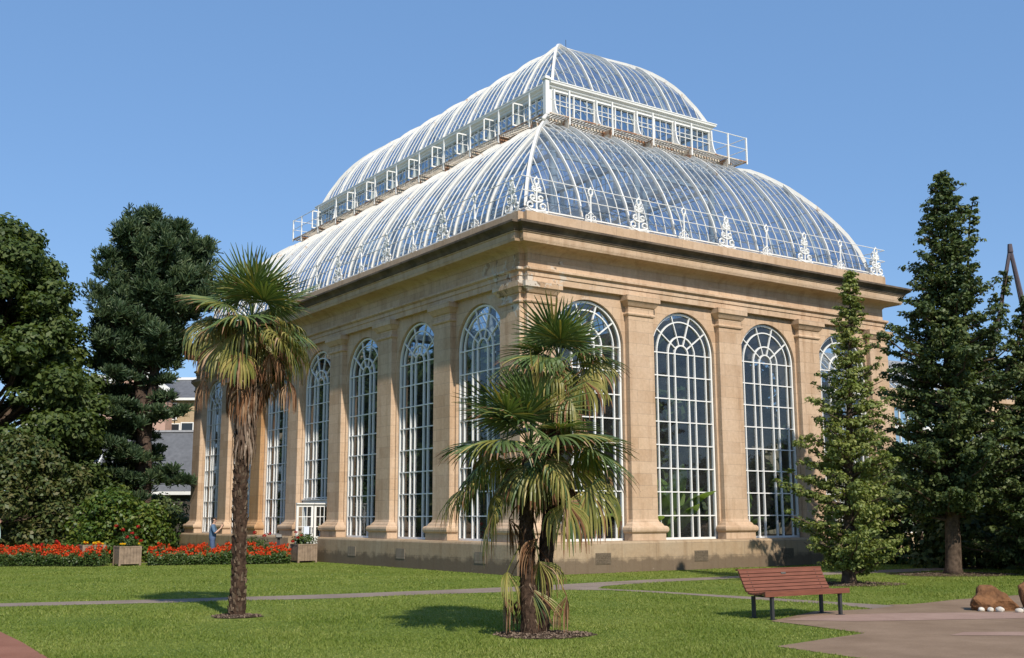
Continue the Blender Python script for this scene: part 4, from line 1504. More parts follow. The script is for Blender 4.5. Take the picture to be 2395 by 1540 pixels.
def shrub(label, loc, R, H, mat, leaf, n, seed, squash=0.8, per=420, cs=0.5, name="shrub"):
    cl = dome_clumps(n, R, 0.15, H - cs * 0.4, interp([(0, 0.9), (0.3, 1.0), (0.65, 0.85), (0.85, 0.6), (1, 0.25)]), cs, seed, squash)
    return round_tree(name, label, "shrub", loc, cl, mat, leaf, per, [(0, 0, -.05), (0.03, 0, H * 0.3), (0, 0.05, H * 0.75)], 0.07, seed, 0.6, 0.8, 0.55)
shrub("tall mixed shrub with reddish tinge below the big tree at left", (-10.0, 21.9, 0), 2.6, 5.0, SHRUBA, 0.2, 85, 41, per=330, cs=0.7)
shrub("dull grey-green shrub between the reddish shrub and the bright green one", (-7.6, 22.2, 0), 1.7, 4.0, SHRUBA, 0.2, 55, 42, per=330, cs=0.6)
shrub("broad bright green shrub beside the left corner of the palm house", (-6.7, 18.2, 0), 1.55, 2.75, SHRUBB, 0.17, 80, 43, per=430, cs=0.48)
shrub("rounded green shrub touching the bright one on its right", (-5.3, 18.3, 0), 1.1, 2.3, SHRUBB, 0.17, 50, 44, per=430, cs=0.45)
shrub("low dark shrub close to the far left corner of the palm house", (-0.6, 33.6, 0), 2.3, 2.9, HOLLYDK, 0.2, 60, 45, per=320, cs=0.6)
shrub("dark understory shrub beneath the twin-trunked pine", (-4.6, 27.5, 0), 2.2, 3.2, HOLLYDK, 0.22, 50, 46, per=300, cs=0.7)
for i, (x, y, r, h) in enumerate(((19.5, -5.5, 2.8, 4.8), (23.5, -8.5, 3.0, 5.0), (17.0, -1.2, 2.4, 4.2), (27, -12, 3.2, 5.4), (15.2, -4.6, 2.0, 3.4), (18.2, -9.0, 2.2, 4.2))):
    shrub(["dark bushy evergreen shrub seen under the big holly tree", "dark dense shrub right of the big holly trunk", "dark shrub at the foot of the low glasshouse wing", "dark tall shrub behind the rocks at the right edge", "low dark evergreen close behind the big holly trunk", "dark evergreen filling the gap right of the big holly trunk"][i],
          (x, y, 0), r, h, HOLLYDK, 0.24, 55, 60 + i, per=240, cs=0.8)

# ------------------------------------------------------------------ flower beds and planters
def flower_bed(label, x0, y0, x1, y1, width, h, seed):
    a, b = np.array([x0, y0]), np.array([x1, y1])
    L = np.linalg.norm(b - a)
    u = (b - a) / L
    v = np.array([-u[1], u[0]])
    root = thing("flower_bed", label, "flower bed", (0, 0, 0), 0, "red bedding flowers along the path")
    mb = MB()
    q = [a, b, b + v * width, a + v * width]
    mb.add([(p[0], p[1], 0.02) for p in q], [(0, 1, 2, 3)])
    mb.build("soil", SOIL, root)
    n = int(L * width * 2300)
    s, d = RNG.random(n) * L, RNG.random(n) ** 1.3 * width
    hs = np.random.default_rng(seed + 50).uniform(0.68, 1.12, (400, 12))
    hgt = lambda s, d: h * hs[(s / 0.27).astype(int) % 400, (d / 0.3).astype(int) % 12] * np.clip(0.72 + d * 0.9, 0.6, 1)
    top = hgt(s, d)
    z = top * RNG.random(n) ** 0.6
    d = d - 0.08 * np.sin(z / h * 3)
    P = np.stack([a[0] + u[0] * s + v[0] * d, a[1] + u[1] * s + v[1] * d, z], 1)
    nr = np.tile(np.array([-v[0] * .8, -v[1] * .8, 0.9]), (n, 1))
    quads_mesh("foliage", leaf_quads(P, nr, 0.05 + 0.06 * RNG.random(n), 0.55, 1.0), BEDLEAF, root)["kind"] = "stuff"
    # flower heads: little balls of petals
    m = int(L * width * 190)
    s, d = RNG.random(m) * L, RNG.random(m) ** 1.2 * width
    z = hgt(s, d) * (0.88 + 0.3 * RNG.random(m))
    low = RNG.random(m) < 0.12
    z[low] *= 0.7
    C_ = np.stack([a[0] + u[0] * s + v[0] * d, a[1] + u[1] * s + v[1] * d, z], 1)
    k = 9
    dd = unit(RNG.normal(0, 1, (m, k, 3)))
    P = (C_[:, None, :] + dd * 0.035).reshape(-1, 3)
    quads_mesh("flowers", leaf_quads(P, dd.reshape(-1, 3), 0.062, 0.8, 0.4), REDFLOWER, root)["kind"] = "stuff"
    # stems
    st = []
    for i in range(m):
        c = C_[i]
        st.append([(c[0] - .006, c[1], 0.02), (c[0] + .006, c[1], 0.02), (c[0] + .004, c[1], c[2]), (c[0] - .004, c[1], c[2])])
    quads_mesh("stems", np.array(st), BEDLEAF, root)["kind"] = "stuff"
    return root
flower_bed("long bed of orange-red flowers left of the wooden tubs", -15.8, 20.8, -8.0, 14.55, 1.0, 0.62, 1)
flower_bed("bed of orange-red flowers in front of the palm house left side", -6.42, 14.12, -1.62, 12.55, 1.3, 0.6, 2)

TUB = simple_mat("weathered_tub_wood", (0.24, 0.175, 0.125), 0.25, 7, 0.85, 0.15, 0.4)
def planter(label, x, y, w, h, seed):
    root = thing("wooden_planter", label, "planter", (x, y, 0))
    mb = MB()
    t = 0.03
    k = w / 2
    nb = 6
    for side in range(4):
        for i in range(nb):
            a0 = -k + 0.06 + (2 * k - 0.12) * i / nb + 0.004
            a1 = -k + 0.06 + (2 * k - 0.12) * (i + 1) / nb - 0.004
            if side == 0:
                mb.box((a0, -k + 0.01, 0.07), (a1, -k + 0.01 + t, h - 0.05))
            elif side == 1:
                mb.box((a0, k - 0.01 - t, 0.07), (a1, k - 0.01, h - 0.05))
            elif side == 2:
                mb.box((-k + 0.01, a0, 0.07), (-k + 0.01 + t, a1, h - 0.05))
            else:
                mb.box((k - 0.01 - t, a0, 0.07), (k - 0.01, a1, h - 0.05))
    mb.build("side_boards", TUB, root)
    for sx in (-1, 1):
        for sy in (-1, 1):
            mb = MB()
            mb.box((sx * (k - 0.03) - 0.035, sy * (k - 0.03) - 0.035, 0), (sx * (k - 0.03) + 0.035, sy * (k - 0.03) + 0.035, h))
            mb.build("corner_post", TUB, root)
    mb = MB()
    for s in (-1, 1):
        mb.box((-k + 0.065, s * (k - 0.03) - 0.03, h - 0.05), (k - 0.065, s * (k - 0.03) + 0.03, h - 0.005))
        mb.box((s * (k - 0.03) - 0.03, -k + 0.065, h - 0.051), (s * (k - 0.03) + 0.03, k - 0.065, h - 0.006))
    mb.build("top_rail", TUB, root)
    mb = MB()
    mb.box((-k + 0.05, -k + 0.05, 0.1), (k - 0.05, k - 0.05, h - 0.1))
    mb.build("soil", SOIL, root)
    return root

def tub_plant(label, cat, x, y, z0, R, H, flowers, seed, nleaf=900, name="dahlia_plant", stem_flowers=True):
    random.seed(seed)
    root = thing(name, label, cat, (x, y, z0))
    mb = MB()
    for i in range(9):
        a = random.random() * 2 * pi
        rr = R * random.uniform(0.2, 0.7)
        mb.tube([(0, 0, -0.05), (cos(a) * rr * .5, sin(a) * rr * .5, H * 0.45), (cos(a) * rr, sin(a) * rr, H * random.uniform(.6, .95))], [0.012, 0.01, 0.006], 5)
    mb.build("stem", BEDLEAF, root)
    d = unit(RNG.normal(0, 1, (nleaf, 3)))
    rr = 0.35 + 0.7 * RNG.random((nleaf, 1))
    P = d * rr * np.array([R, R, H * 0.5]) + np.array([0, 0, H * 0.45])
    P[:, 2] = np.maximum(P[:, 2], -0.12)
    quads_mesh("foliage", leaf_quads(P, d + np.array([0, 0, .6]), 0.06 + 0.06 * RNG.random(nleaf), 0.55, 0.8), BEDLEAF, root)
    for (fx, fy, fz, fr, mt) in flowers:
        k = 40
        dd = unit(RNG.normal(0, 1, (k, 3)))
        P = np.array([fx, fy, fz]) + dd * fr * np.array([1, 1, 0.7])
        quads_mesh("flower", leaf_quads(P, dd, fr * 0.9, 0.6, 0.35), mt, root)
    return root
planter("wooden tub of yellow marigolds at the end of the left flower bed", -7.98, 15.75, 0.8, 0.74, 1)
planter("square wooden tub with crimson dahlias at the gap between the flower beds", -6.98, 14.72, 0.78, 0.7, 2)
planter("pale wooden tub of white and red flowers by the palm house door", -0.72, 13.46, 0.78, 0.7, 3)
fl = [(random.uniform(-.32, .32), random.uniform(-.35, .1), 0.1 + random.uniform(0, .08), 0.045, MARIGOLD) for i in range(14)]
tub_plant("low yellow marigolds filling the left wooden tub", "marigolds", -7.98, 15.75, 0.66, 0.36, 0.12, fl, 4, 350, "marigold_plant")
fl = [(x, y, z, 0.065, DAHLIA) for x, y, z in ((-.25, -.2, .62), (.05, -.3, .5), (.3, -.1, .72), (-.12, -.32, .36), (.22, -.3, .34), (-.42, .1, .75), (.38, -.3, .22))] + \
     [(x, -.34, .12, 0.04, MARIGOLD) for x in (-.34, -.27, -.2, .3)]
tub_plant("leafy crimson dahlia spilling over the square tub between the beds", "dahlia", -6.98, 14.72, 0.66, 0.42, 0.6, fl, 5, 700)
fl = [(x, y, z, 0.06, DAHLIA) for x, y, z in ((-.42, -.2, .52), (-.38, -.3, .32), (-.2, -.2, .4), (-.45, 0, .18))] + [(x, y, z, 0.05, WHITEPETAL) for x, y, z in ((.0, -.36, .12), (.34, -.36, .2), (.4, -.3, .3), (.42, -.2, .1))]
tub_plant("red and white flowers trailing from the tub by the door", "flowers", -0.72, 13.46, 0.62, 0.46, 0.5, fl, 6, 750, "trailing_plant")
fl = [(x, y, z, 0.075, DAHLIA) for x, y, z in ((-.15, -.3, 1.12), (.42, -.35, 1.08), (.2, -.4, 1.0), (-.5, -.2, .4))]
tub_plant("bushy green dahlia with dark red heads behind the red flower bed", "dahlia", -2.05, 15.0, 0.0, 0.72, 1.05, fl, 7, 1500)
fl = [(x, y, z, 0.08, DAHLIA) for x, y, z in ((-.3, -.3, .75), (.2, -.3, .85), (.45, -.2, .65))]
tub_plant("loose crimson dahlia rising behind the left flower bed", "dahlia", -9.2, 16.9, 0.0, 0.5, 0.85, fl, 9, 500)

# small lectern sign on a dark post behind the flower bed
root = thing("plant_sign", "small dark signpost with slanted board behind the red flower bed", "sign", (-1.45, 14.15, 0), radians(-20))
mb = MB()
mb.box((-0.05, -0.04, 0), (0.05, 0.04, 0.92))
mb.build("post", DARKIRON, root)
mb = MB()
mb.obox((0, -0.02, 0.98), (0.12, 0, 0), (0, 0.09, 0.06), (0, -0.012, 0.018))
mb.build("board", DARKIRON, root)
mb = MB()
mb.obox((0, -0.039, 1.0), (0.105, 0, 0), (0, 0.075, 0.05), (0, -0.0012, 0.0018))
mb.build("label_plate", simple_mat("sign_plate", (0.2, 0.19, 0.17), 0.05), root)

# ------------------------------------------------------------------ bench
SLAT = None
def slat_mat():
    m, nt, out = new_mat("red_stained_wood")
    p = pos(nt)
    mp = nt.nodes.new("ShaderNodeMapping")
    mp.inputs["Scale"].default_value = (3, 40, 40)
    nt.links.new(p, mp.inputs[0])
    c = ramp(nt, noise(nt, mp.outputs[0], 1.0, 5, 0.6), [(0.25, (0.125, 0.042, 0.023)), (0.75, (0.215, 0.076, 0.042))])
    princ(nt, out, c, 0.5, 0.35, bump(nt, noise(nt, mp.outputs[0], 2.0, 4), 0.2, 0.005))
    return m
SLAT = slat_mat()
bench = thing("park_bench", "red slatted park bench on four dark metal legs at the edge of the plaza", "bench", (-3.62, -13.2, 0), radians(-3))
BL = 0.98     # half length
prof = [(-0.47, 0.415), (-0.455, 0.436), (-0.40, 0.434), (-0.33, 0.42), (-0.26, 0.408), (-0.19, 0.402), (-0.12, 0.40), (-0.05, 0.405)]
bk = [(0.0, 0.42), (0.035, 0.47), (0.07, 0.53), (0.105, 0.59), (0.135, 0.65), (0.165, 0.71), (0.2, 0.765)]
def slats(pl, name):
    mb = MB()
    for i in range(len(pl) - 1):
        a, b = Vector((0, *pl[i])), Vector((0, *pl[i + 1]))
        t = (b - a)
        l = t.length
        t.normalize()
        nrm = Vector((0, -t.z, t.y))
        mid = (a + b) / 2
        mb.obox(mid, (BL, 0, 0), t * (l / 2 - 0.006), nrm * 0.016)
    mb.build(name, SLAT, bench)
seatp = [(-0.41, 0.437), (-0.345, 0.424), (-0.28, 0.413), (-0.215, 0.406), (-0.15, 0.404), (-0.085, 0.408), (-0.02, 0.42)]
slats(seatp, "seat")
slats([(0.0, 0.43), (0.035, 0.485), (0.068, 0.54), (0.1, 0.597), (0.13, 0.655), (0.158, 0.713), (0.185, 0.772)], "backrest")
mb = MB()
mb.obox((0, -0.435, 0.415), (BL + 0.012, 0, 0), (0, 0.02, 0.0), (0, 0, 0.042))
mb.build("front_rail", SLAT, bench)
mb = MB()
mb.obox((0, 0.205, 0.785), (BL + 0.012, 0, 0), (0, 0.028, 0.0), (0, 0, 0.014))
mb.build("top_rail", SLAT, bench)
for s in (-1, 1):
    mb = MB()
    pts = [(s * 0.8, -0.44, 0.372), (s * 0.8, -0.2, 0.365), (s * 0.8, -0.02, 0.375), (s * 0.8, 0.06, 0.45), (s * 0.8, 0.17, 0.64), (s * 0.8, 0.225, 0.77)]
    mb.bar(pts, (1, 0, 0), 0.045, 0.03)
    mb.build("side_frame", DARKIRON, bench)
    for y in (-0.40, 0.03):
        mb = MB()
        mb.box((s * 0.8 - 0.026, y - 0.026, 0), (s * 0.8 + 0.026, y + 0.026, 0.358))
        mb.box((s * 0.8 - 0.06, y - 0.05, 0.009), (s * 0.8 + 0.06, y + 0.05, 0.017))
        mb.build("leg", DARKIRON, bench)
mb = MB()
for s in (-1, 1):
    for (y, z) in seatp[:-1]:
        mb.tube([(s * 0.8, y + 0.032, z + 0.012), (s * 0.8, y + 0.032, z + 0.021)], 0.009, 6)
    for (y, z) in [(0.0, 0.43), (0.035, 0.485), (0.068, 0.54), (0.1, 0.597), (0.13, 0.655), (0.158, 0.713)]:
        mb.tube([(s * 0.8, y + 0.004, z + 0.034), (s * 0.8, y - 0.006, z + 0.038)], 0.009, 6)
mb.build("bolts", DARKIRON, bench)
mb = MB()
mb.obox((0.02, 0.133, 0.713), (0.055, 0, 0), (0, 0.007, 0.0146), (0, -0.0035, 0.0015))
mb.build("plaque", simple_mat("dull_brass", (0.09, 0.08, 0.07), 0.1), bench)

# ------------------------------------------------------------------ rusty rocks and cobbles
def rock_mat(name, c1, c2):
    m, nt, out = new_mat(name)
    p = pos(nt)
    c = ramp(nt, noise(nt, p, 5.0, 6, 0.65), [(0.3, c1), (0.7, c2)])
    princ(nt, out, c, 0.85, 0.2, bump(nt, noise(nt, p, 12.0, 6, 0.7), 0.8, 0.04))
    return m
ROCK = rock_mat("rust_brown_rock", (0.085, 0.038, 0.016), (0.24, 0.115, 0.05))
COBBLE = rock_mat("pale_cobble", (0.42, 0.36, 0.28), (0.7, 0.66, 0.58))
from mathutils import noise as mnoise
def blob(name, mat, loc, sx, sy, sz, rz, rough, seed, sub=4, facet=0.0, cuts=0):
    import bmesh
    random.seed(seed)
    bm = bmesh.new()
    bmesh.ops.create_icosphere(bm, subdivisions=sub, radius=1.0)
    off = Vector((seed * 3.1, seed * 1.7, seed * 0.9))
    planes = []
    for i in range(cuts):
        n = Vector((random.uniform(-1, 1), random.uniform(-1, 1), random.uniform(-.3, 1))).normalized()
        planes.append((n, random.uniform(0.55, 0.85)))
    for v in bm.verts:
        for n, d in planes:
            k = v.co.dot(n) - d
            if k > 0:
                v.co -= n * k * 0.93
        k = mnoise.fractal(v.co * 1.3 + off, 1.0, 2.0, 4) * rough
        v.co *= 1 + k
        v.co = Vector((v.co.x * sx, v.co.y * sy, v.co.z * sz))
    me = bpy.data.meshes.new(name)
    bm.to_mesh(me)
    bm.free()
    me.materials.append(mat)
    if cuts == 0:
        me.polygons.foreach_set("use_smooth", [True] * len(me.polygons))
    o = link(name, me)
    o.location = loc
    o.rotation_euler = (0, 0, rz)
    return o
RZ = AZR
r1 = blob("boulder", ROCK, (0.12, -14.62, 0.17), 0.42, 0.3, 0.32, RZ, 0.24, 3, 4, 0, 9)
tag(r1, "rust-brown angular boulder ringed with white cobbles on the plaza", "boulder")
r2 = blob("boulder", ROCK, (0.76, -15.05, 0.19), 0.34, 0.34, 0.36, RZ + .5, 0.16, 8, 4, 0, 7)
tag(r2, "second rust-brown boulder cut off by the right edge of the photo", "boulder")
base = Vector((-0.12, -15.0, 0))
cob = [(-0.33, 0.2, .055), (-0.2, 0.12, .06), (-0.08, 0.02, .07), (0.2, -0.12, .06), (0.35, -0.13, .08), (0.45, 0.02, .085, .11), (0.52, -0.14, .085), (0.68, -0.2, .085), (0.8, -0.12, .08)]
for i, c in enumerate(cob):
    p = base + G_RT * c[0] + G_FW * c[1]
    o = blob("cobble", COBBLE, (p.x, p.y, c[2] * 0.65 + (c[3] if len(c) > 3 else 0)), c[2] * 1.2, c[2] * 0.95, c[2] * 0.8, i * 0.7, 0.08, 20 + i, 3)
    tag(o, "smooth white cobble lying at the foot of the rust-brown boulders", "cobble", "white cobbles round the boulders")

# ------------------------------------------------------------------ people
SKIN = simple_mat("skin", (0.5, 0.3, 0.21), 0.06, 8, 0.55, 0.3, 0.05)
HAIR = simple_mat("black_hair", (0.012, 0.01, 0.009), 0.3, 30, 0.5, 0.4, 0.4)
def skin_obj(name, verts, edges, radii, mat, parent, sub=2, root=0):
    me = bpy.data.meshes.new(name)
    me.from_pydata(verts, edges, [])
    o = bpy.data.objects.new(name, me)
    COL.objects.link(o)
    md = o.modifiers.new("skin", 'SKIN')
    md.use_smooth_shade = True
    layer = me.skin_vertices[0].data
    for i, r in enumerate(radii):
        layer[i].radius = r if isinstance(r, tuple) else (r, r)
        layer[i].use_root = (i == root)
    sb = o.modifiers.new("sub", 'SUBSURF')
    sb.levels = sub
    sb.render_levels = sub
    dg = bpy.context.evaluated_depsgraph_get()
    dg.update()
    m2 = bpy.data.meshes.new_from_object(o.evaluated_get(dg))
    bpy.data.objects.remove(o)
    m2.name = name
    m2.materials.clear()
    m2.materials.append(mat)
    m2.polygons.foreach_set("use_smooth", [True] * len(m2.polygons))
    return link(name, m2, parent)

def person(label, loc, rz, shirt_col, trouser_col, photo=True):
    root = thing("person", label, "person", loc, rz)
    V, E, R = [], [], []
    def add(p, r, par=None):
        V.append(p)
        R.append(r)
        if par is not None:
            E.append((par, len(V) - 1))
        return len(V) - 1
    pel = add((0, 0, 0.92), (0.1, 0.075))
    sp = add((0.0, 0, 1.1), (0.1, 0.07), pel)
    ch = add((0.0, 0, 1.3), (0.145, 0.1), sp)
    nb = add((0.01, 0, 1.43), (0.07, 0.06), ch)
    nk = add((0.03, 0, 1.5), (0.05, 0.05), nb)
    ja = add((0.055, 0, 1.56), (0.068, 0.072), nk)
    hd = add((0.055, 0, 1.63), (0.078, 0.092), ja)
    tp = add((0.045, 0, 1.69), (0.06, 0.07), hd)
    ns = add((0.15, 0, 1.6), (0.013, 0.013), ja)
    for s in (-1, 1):
        add((0.05, s * 0.088, 1.605), (0.018, 0.022), hd)
    for s in (-1, 1):
        h = add((0, s * 0.085, 0.86), 0.07, pel)
        k = add((0.03, s * 0.1, 0.48), 0.058, h)
        c = add((0.0, s * 0.1, 0.32), 0.056, k)
        a = add((-0.02, s * 0.1, 0.09), 0.04, c)
        add((0.06, s * 0.11, 0.045), 0.04, a)
        add((0.16, s * 0.12, 0.035), 0.028, len(V) - 1)
    hands = {}
    for s in (-1, 1):
        sh = add((0.0, s * 0.17, 1.385), 0.058, ch)
        if photo:
            el = add((0.12, s * 0.225, 1.1), 0.041, sh)
            wr = add((0.3, s * 0.1, 1.28), 0.027, el)
            hn = add((0.345, s * 0.06, 1.345), (0.036, 0.022), wr)
            dirv, up = Vector((0.1, -s * 0.3, 0.9)).normalized(), Vector((0.9, 0, 0))
        else:
            el = add((-0.03, s * 0.24, 1.1), 0.041, sh)
            wr = add((0.04, s * 0.25, 0.85), 0.027, el)
            hn = add((0.06, s * 0.245, 0.77), (0.036, 0.022), wr)
            dirv, up = Vector((0.15, 0, -1)).normalized(), Vector((0.9, 0, 0))
        hands[s] = V[hn]
        b = Vector(V[hn])
        for i, (fl, off) in enumerate(((0.075, -0.027), (0.085, -0.009), (0.08, 0.009), (0.062, 0.026))):
            p1 = b + up * off + dirv * 0.045
            p2 = p1 + dirv * fl * 0.5 + Vector((0.01, -s * 0.012, 0))
            p3 = p2 + dirv * fl * 0.3 + Vector((0.0, -s * 0.028, 0))
            q = add(tuple(p1), 0.009, hn)
            q = add(tuple(p2), 0.0085, q)
            add(tuple(p3), 0.0075, q)
        q = add(tuple(b + up * -0.04 + dirv * 0.01 + Vector((0, -s * 0.012, 0))), 0.011, hn)
        add(tuple(b + up * -0.05 + dirv * 0.045 + Vector((0, -s * 0.025, 0))), 0.009, q)
    skin_obj("body", V, E, R, SKIN, root, 2)
    # clothes
    g = lambda t: t
    SV = [(0, 0, 0.83), (0, 0, 1.1), (0, 0, 1.3), (0.008, 0, 1.435)]
    SE = [(0, 1), (1, 2), (2, 3)]
    SR = [(0.165, 0.125), (0.15, 0.112), (0.172, 0.124), (0.082, 0.075)]
    for s in (-1, 1):
        n = len(SV)
        e = (0.12, s * 0.225, 1.1) if photo else (-0.03, s * 0.24, 1.1)
        SV += [(0, s * 0.175, 1.385), tuple(Vector((0, s * 0.175, 1.385)).lerp(Vector(e), 0.55)), tuple(Vector((0, s * 0.175, 1.385)).lerp(Vector(e), 0.96))]
        SR += [0.072, 0.066, 0.058]
        SE += [(2, n), (n, n + 1), (n + 1, n + 2)]
    skin_obj("shirt", SV, SE, SR, simple_mat("shirt_cloth", shirt_col, 0.12, 9, 0.9, 0.1, 0.3), root, 2)
    TV = [(0, 0, 1.02), (0, 0, 0.88)]
    TE = [(0, 1)]
    TR = [(0.155, 0.118), (0.16, 0.122)]
    for s in (-1, 1):
        n = len(TV)
        TV += [(0, s * 0.092, 0.83), (0.03, s * 0.1, 0.48), (-0.01, s * 0.1, 0.1)]
        TR += [0.104, 0.078, 0.066]
        TE += [(1, n), (n, n + 1), (n + 1, n + 2)]
    skin_obj("trousers", TV, TE, TR, simple_mat("denim", trouser_col, 0.2, 9, 0.9, 0.1, 0.3), root, 2)
    skin_obj("hair", [(0.02, 0, 1.6), (0.035, 0, 1.665), (0.055, 0, 1.70), (-0.01, 0, 1.58)], [(0, 1), (1, 2), (0, 3)], [(0.088, 0.085), (0.092, 0.098), (0.07, 0.07), (0.06, 0.05)], HAIR, root, 2)
    eye = MB()
    for s in (-1, 1):
        eye.obox((0.128, s * 0.033, 1.622), (0.008, 0, 0), (0, 0.012, 0), (0, 0, 0.006))
    eye.build("eyes", HAIR, root)
    m = MB()
    m.obox((0.13, 0, 1.553), (0.006, 0, 0), (0, 0.022, 0), (0, 0, 0.005))
    m.build("mouth", simple_mat("lips", (0.35, 0.13, 0.1), 0.05), root)
    return root
pl = Vector((-3.5, 15.72, 0))
pa = AZR + radians(6)
person("person in blue T-shirt and jeans holding up a phone behind the flowers", tuple(pl), pa, (0.1, 0.165, 0.25), (0.075, 0.11, 0.19))
ph = MB()
pc = Matrix.Rotation(pa, 4, 'Z')
ph.obox((0, 0, 0), (0.0045, 0, 0), (0, 0.038, 0), (0, 0, 0.075))
po = ph.build("phone", DARKIRON)
po.location = pl + pc @ Vector((0.385, 0, 1.43))
po.rotation_euler = (0, radians(-12), pa)
tag(po, "small dark phone held up by the person in the blue T-shirt", "phone")
person("person in pale turquoise top cut off by the left edge of the photo", (-10.68, 18.6, 0), AZR + 0.4, (0.55, 0.75, 0.72), (0.03, 0.04, 0.06), False)

# ------------------------------------------------------------------ houses beyond the garden on the left
SLATE = simple_mat("slate_roof", (0.115, 0.118, 0.125), 0.18, 3, 0.7, 0.3, 0.3)
PINKW = simple_mat("pink_render", (0.47, 0.3, 0.24), 0.08, 2, 0.9, 0.1)
SANDW = stone_mat("house_sandstone", (0.43, 0.32, 0.2), (0.36, 0.26, 0.16), (0.42, 0.33, 0.22), row=0.3, width=0.6)
BRICKW = stone_mat("house_brick", (0.3, 0.1, 0.05), (0.24, 0.08, 0.04), (0.3, 0.13, 0.08), row=0.08, width=0.25)
DARKGLASS = simple_mat("dark_window_glass", (0.02, 0.025, 0.03), 0.1, 3, 0.1, 0.6, 0.0)
HROT = atan2(RT0.y, RT0.x)
def house_window(root, x, z, w, h, y):
    f = MB()
    t = 0.09
    f.box((x - w / 2, y - 0.08, z), (x - w / 2 + t, y + 0.05, z + h))
    f.box((x + w / 2 - t, y - 0.08, z), (x + w / 2, y + 0.05, z + h))
    f.box((x - w / 2 + t, y - 0.078, z + h - t), (x + w / 2 - t, y + 0.05, z + h))
    f.box((x - w / 2 + t, y - 0.09, z), (x + w / 2 - t, y + 0.05, z + t))
    f.box((x - w / 2 + t, y - 0.07, z + h / 2 - t / 2), (x + w / 2 - t, y + 0.05, z + h / 2 + t / 2))
    o = f.build("window", WHITE, root)
    p = MB()
    p.add([(x - w / 2 + .05, y - 0.03, z + .05), (x + w / 2 - .05, y - 0.03, z + .05), (x + w / 2 - .05, y - 0.03, z + h - .05), (x - w / 2 + .05, y - 0.03, z + h - .05)], [(0, 1, 2, 3)])
    p.build("pane", DARKGLASS, o)
# local frame: x to the right as seen from the garden, y away from it
def hloc(px, dep):
    p = Vector((CAM.x, CAM.y, 0)) + G_FW * dep + G_RT * ((px - 1197.5) / 2585 * dep)
    return (p.x, p.y, 0)
# long low slate-roofed building
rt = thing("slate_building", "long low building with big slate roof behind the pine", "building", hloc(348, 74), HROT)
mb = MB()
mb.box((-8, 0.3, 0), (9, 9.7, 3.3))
mb.build("wall", simple_mat("shade_painted_wall", (0.07, 0.06, 0.052), 0.3, 2, 0.9, 0.1), rt)  # near-black base colour stands in for the shade lying on this wall
mb = MB()
mb.prism([(-8.3, 0, 3.45), (-8.3, 5, 7.75), (-8.3, 10, 3.45), (-8.3, 10, 3.3), (-8.3, 5, 7.55), (-8.3, 0, 3.3)], (17.6, 0, 0))
rf = mb.build("roof", SLATE, rt)
mb = MB()
mb.box((-8.3, -0.12, 3.2), (9.3, -0.002, 3.42))
mb.build("gutter", WHITE, rf)
mb = MB()
mb.box((-8.3, 4.85, 7.72), (9.3, 5.15, 7.86))
mb.build("ridge_tiles", simple_mat("lead_ridge", (0.32, 0.32, 0.33), 0.1), rf)
for x, z in ((-1.2, 5.2), (-2.6, 4.5), (-0.4, 4.3), (-4.4, 5.6)):
    mb = MB()
    y = (z - 3.45) / 0.86
    mb.obox((x, y, z + 0.06), (0.4, 0, 0), (0, 0.38, 0.327), (0, -0.04, 0.046))
    sk = mb.build("skylight", WHITE, rf)
    mb = MB()
    mb.obox((x, y - 0.045, z + 0.112), (0.32, 0, 0), (0, 0.3, 0.258), (0, -0.002, 0.0023))
    mb.build("pane", DARKGLASS, sk)
for x in (-6.5, -4.5, -2.5, -0.5, 1.5):
    house_window(rt, x, 1.2, 1.1, 1.4, 0.28)

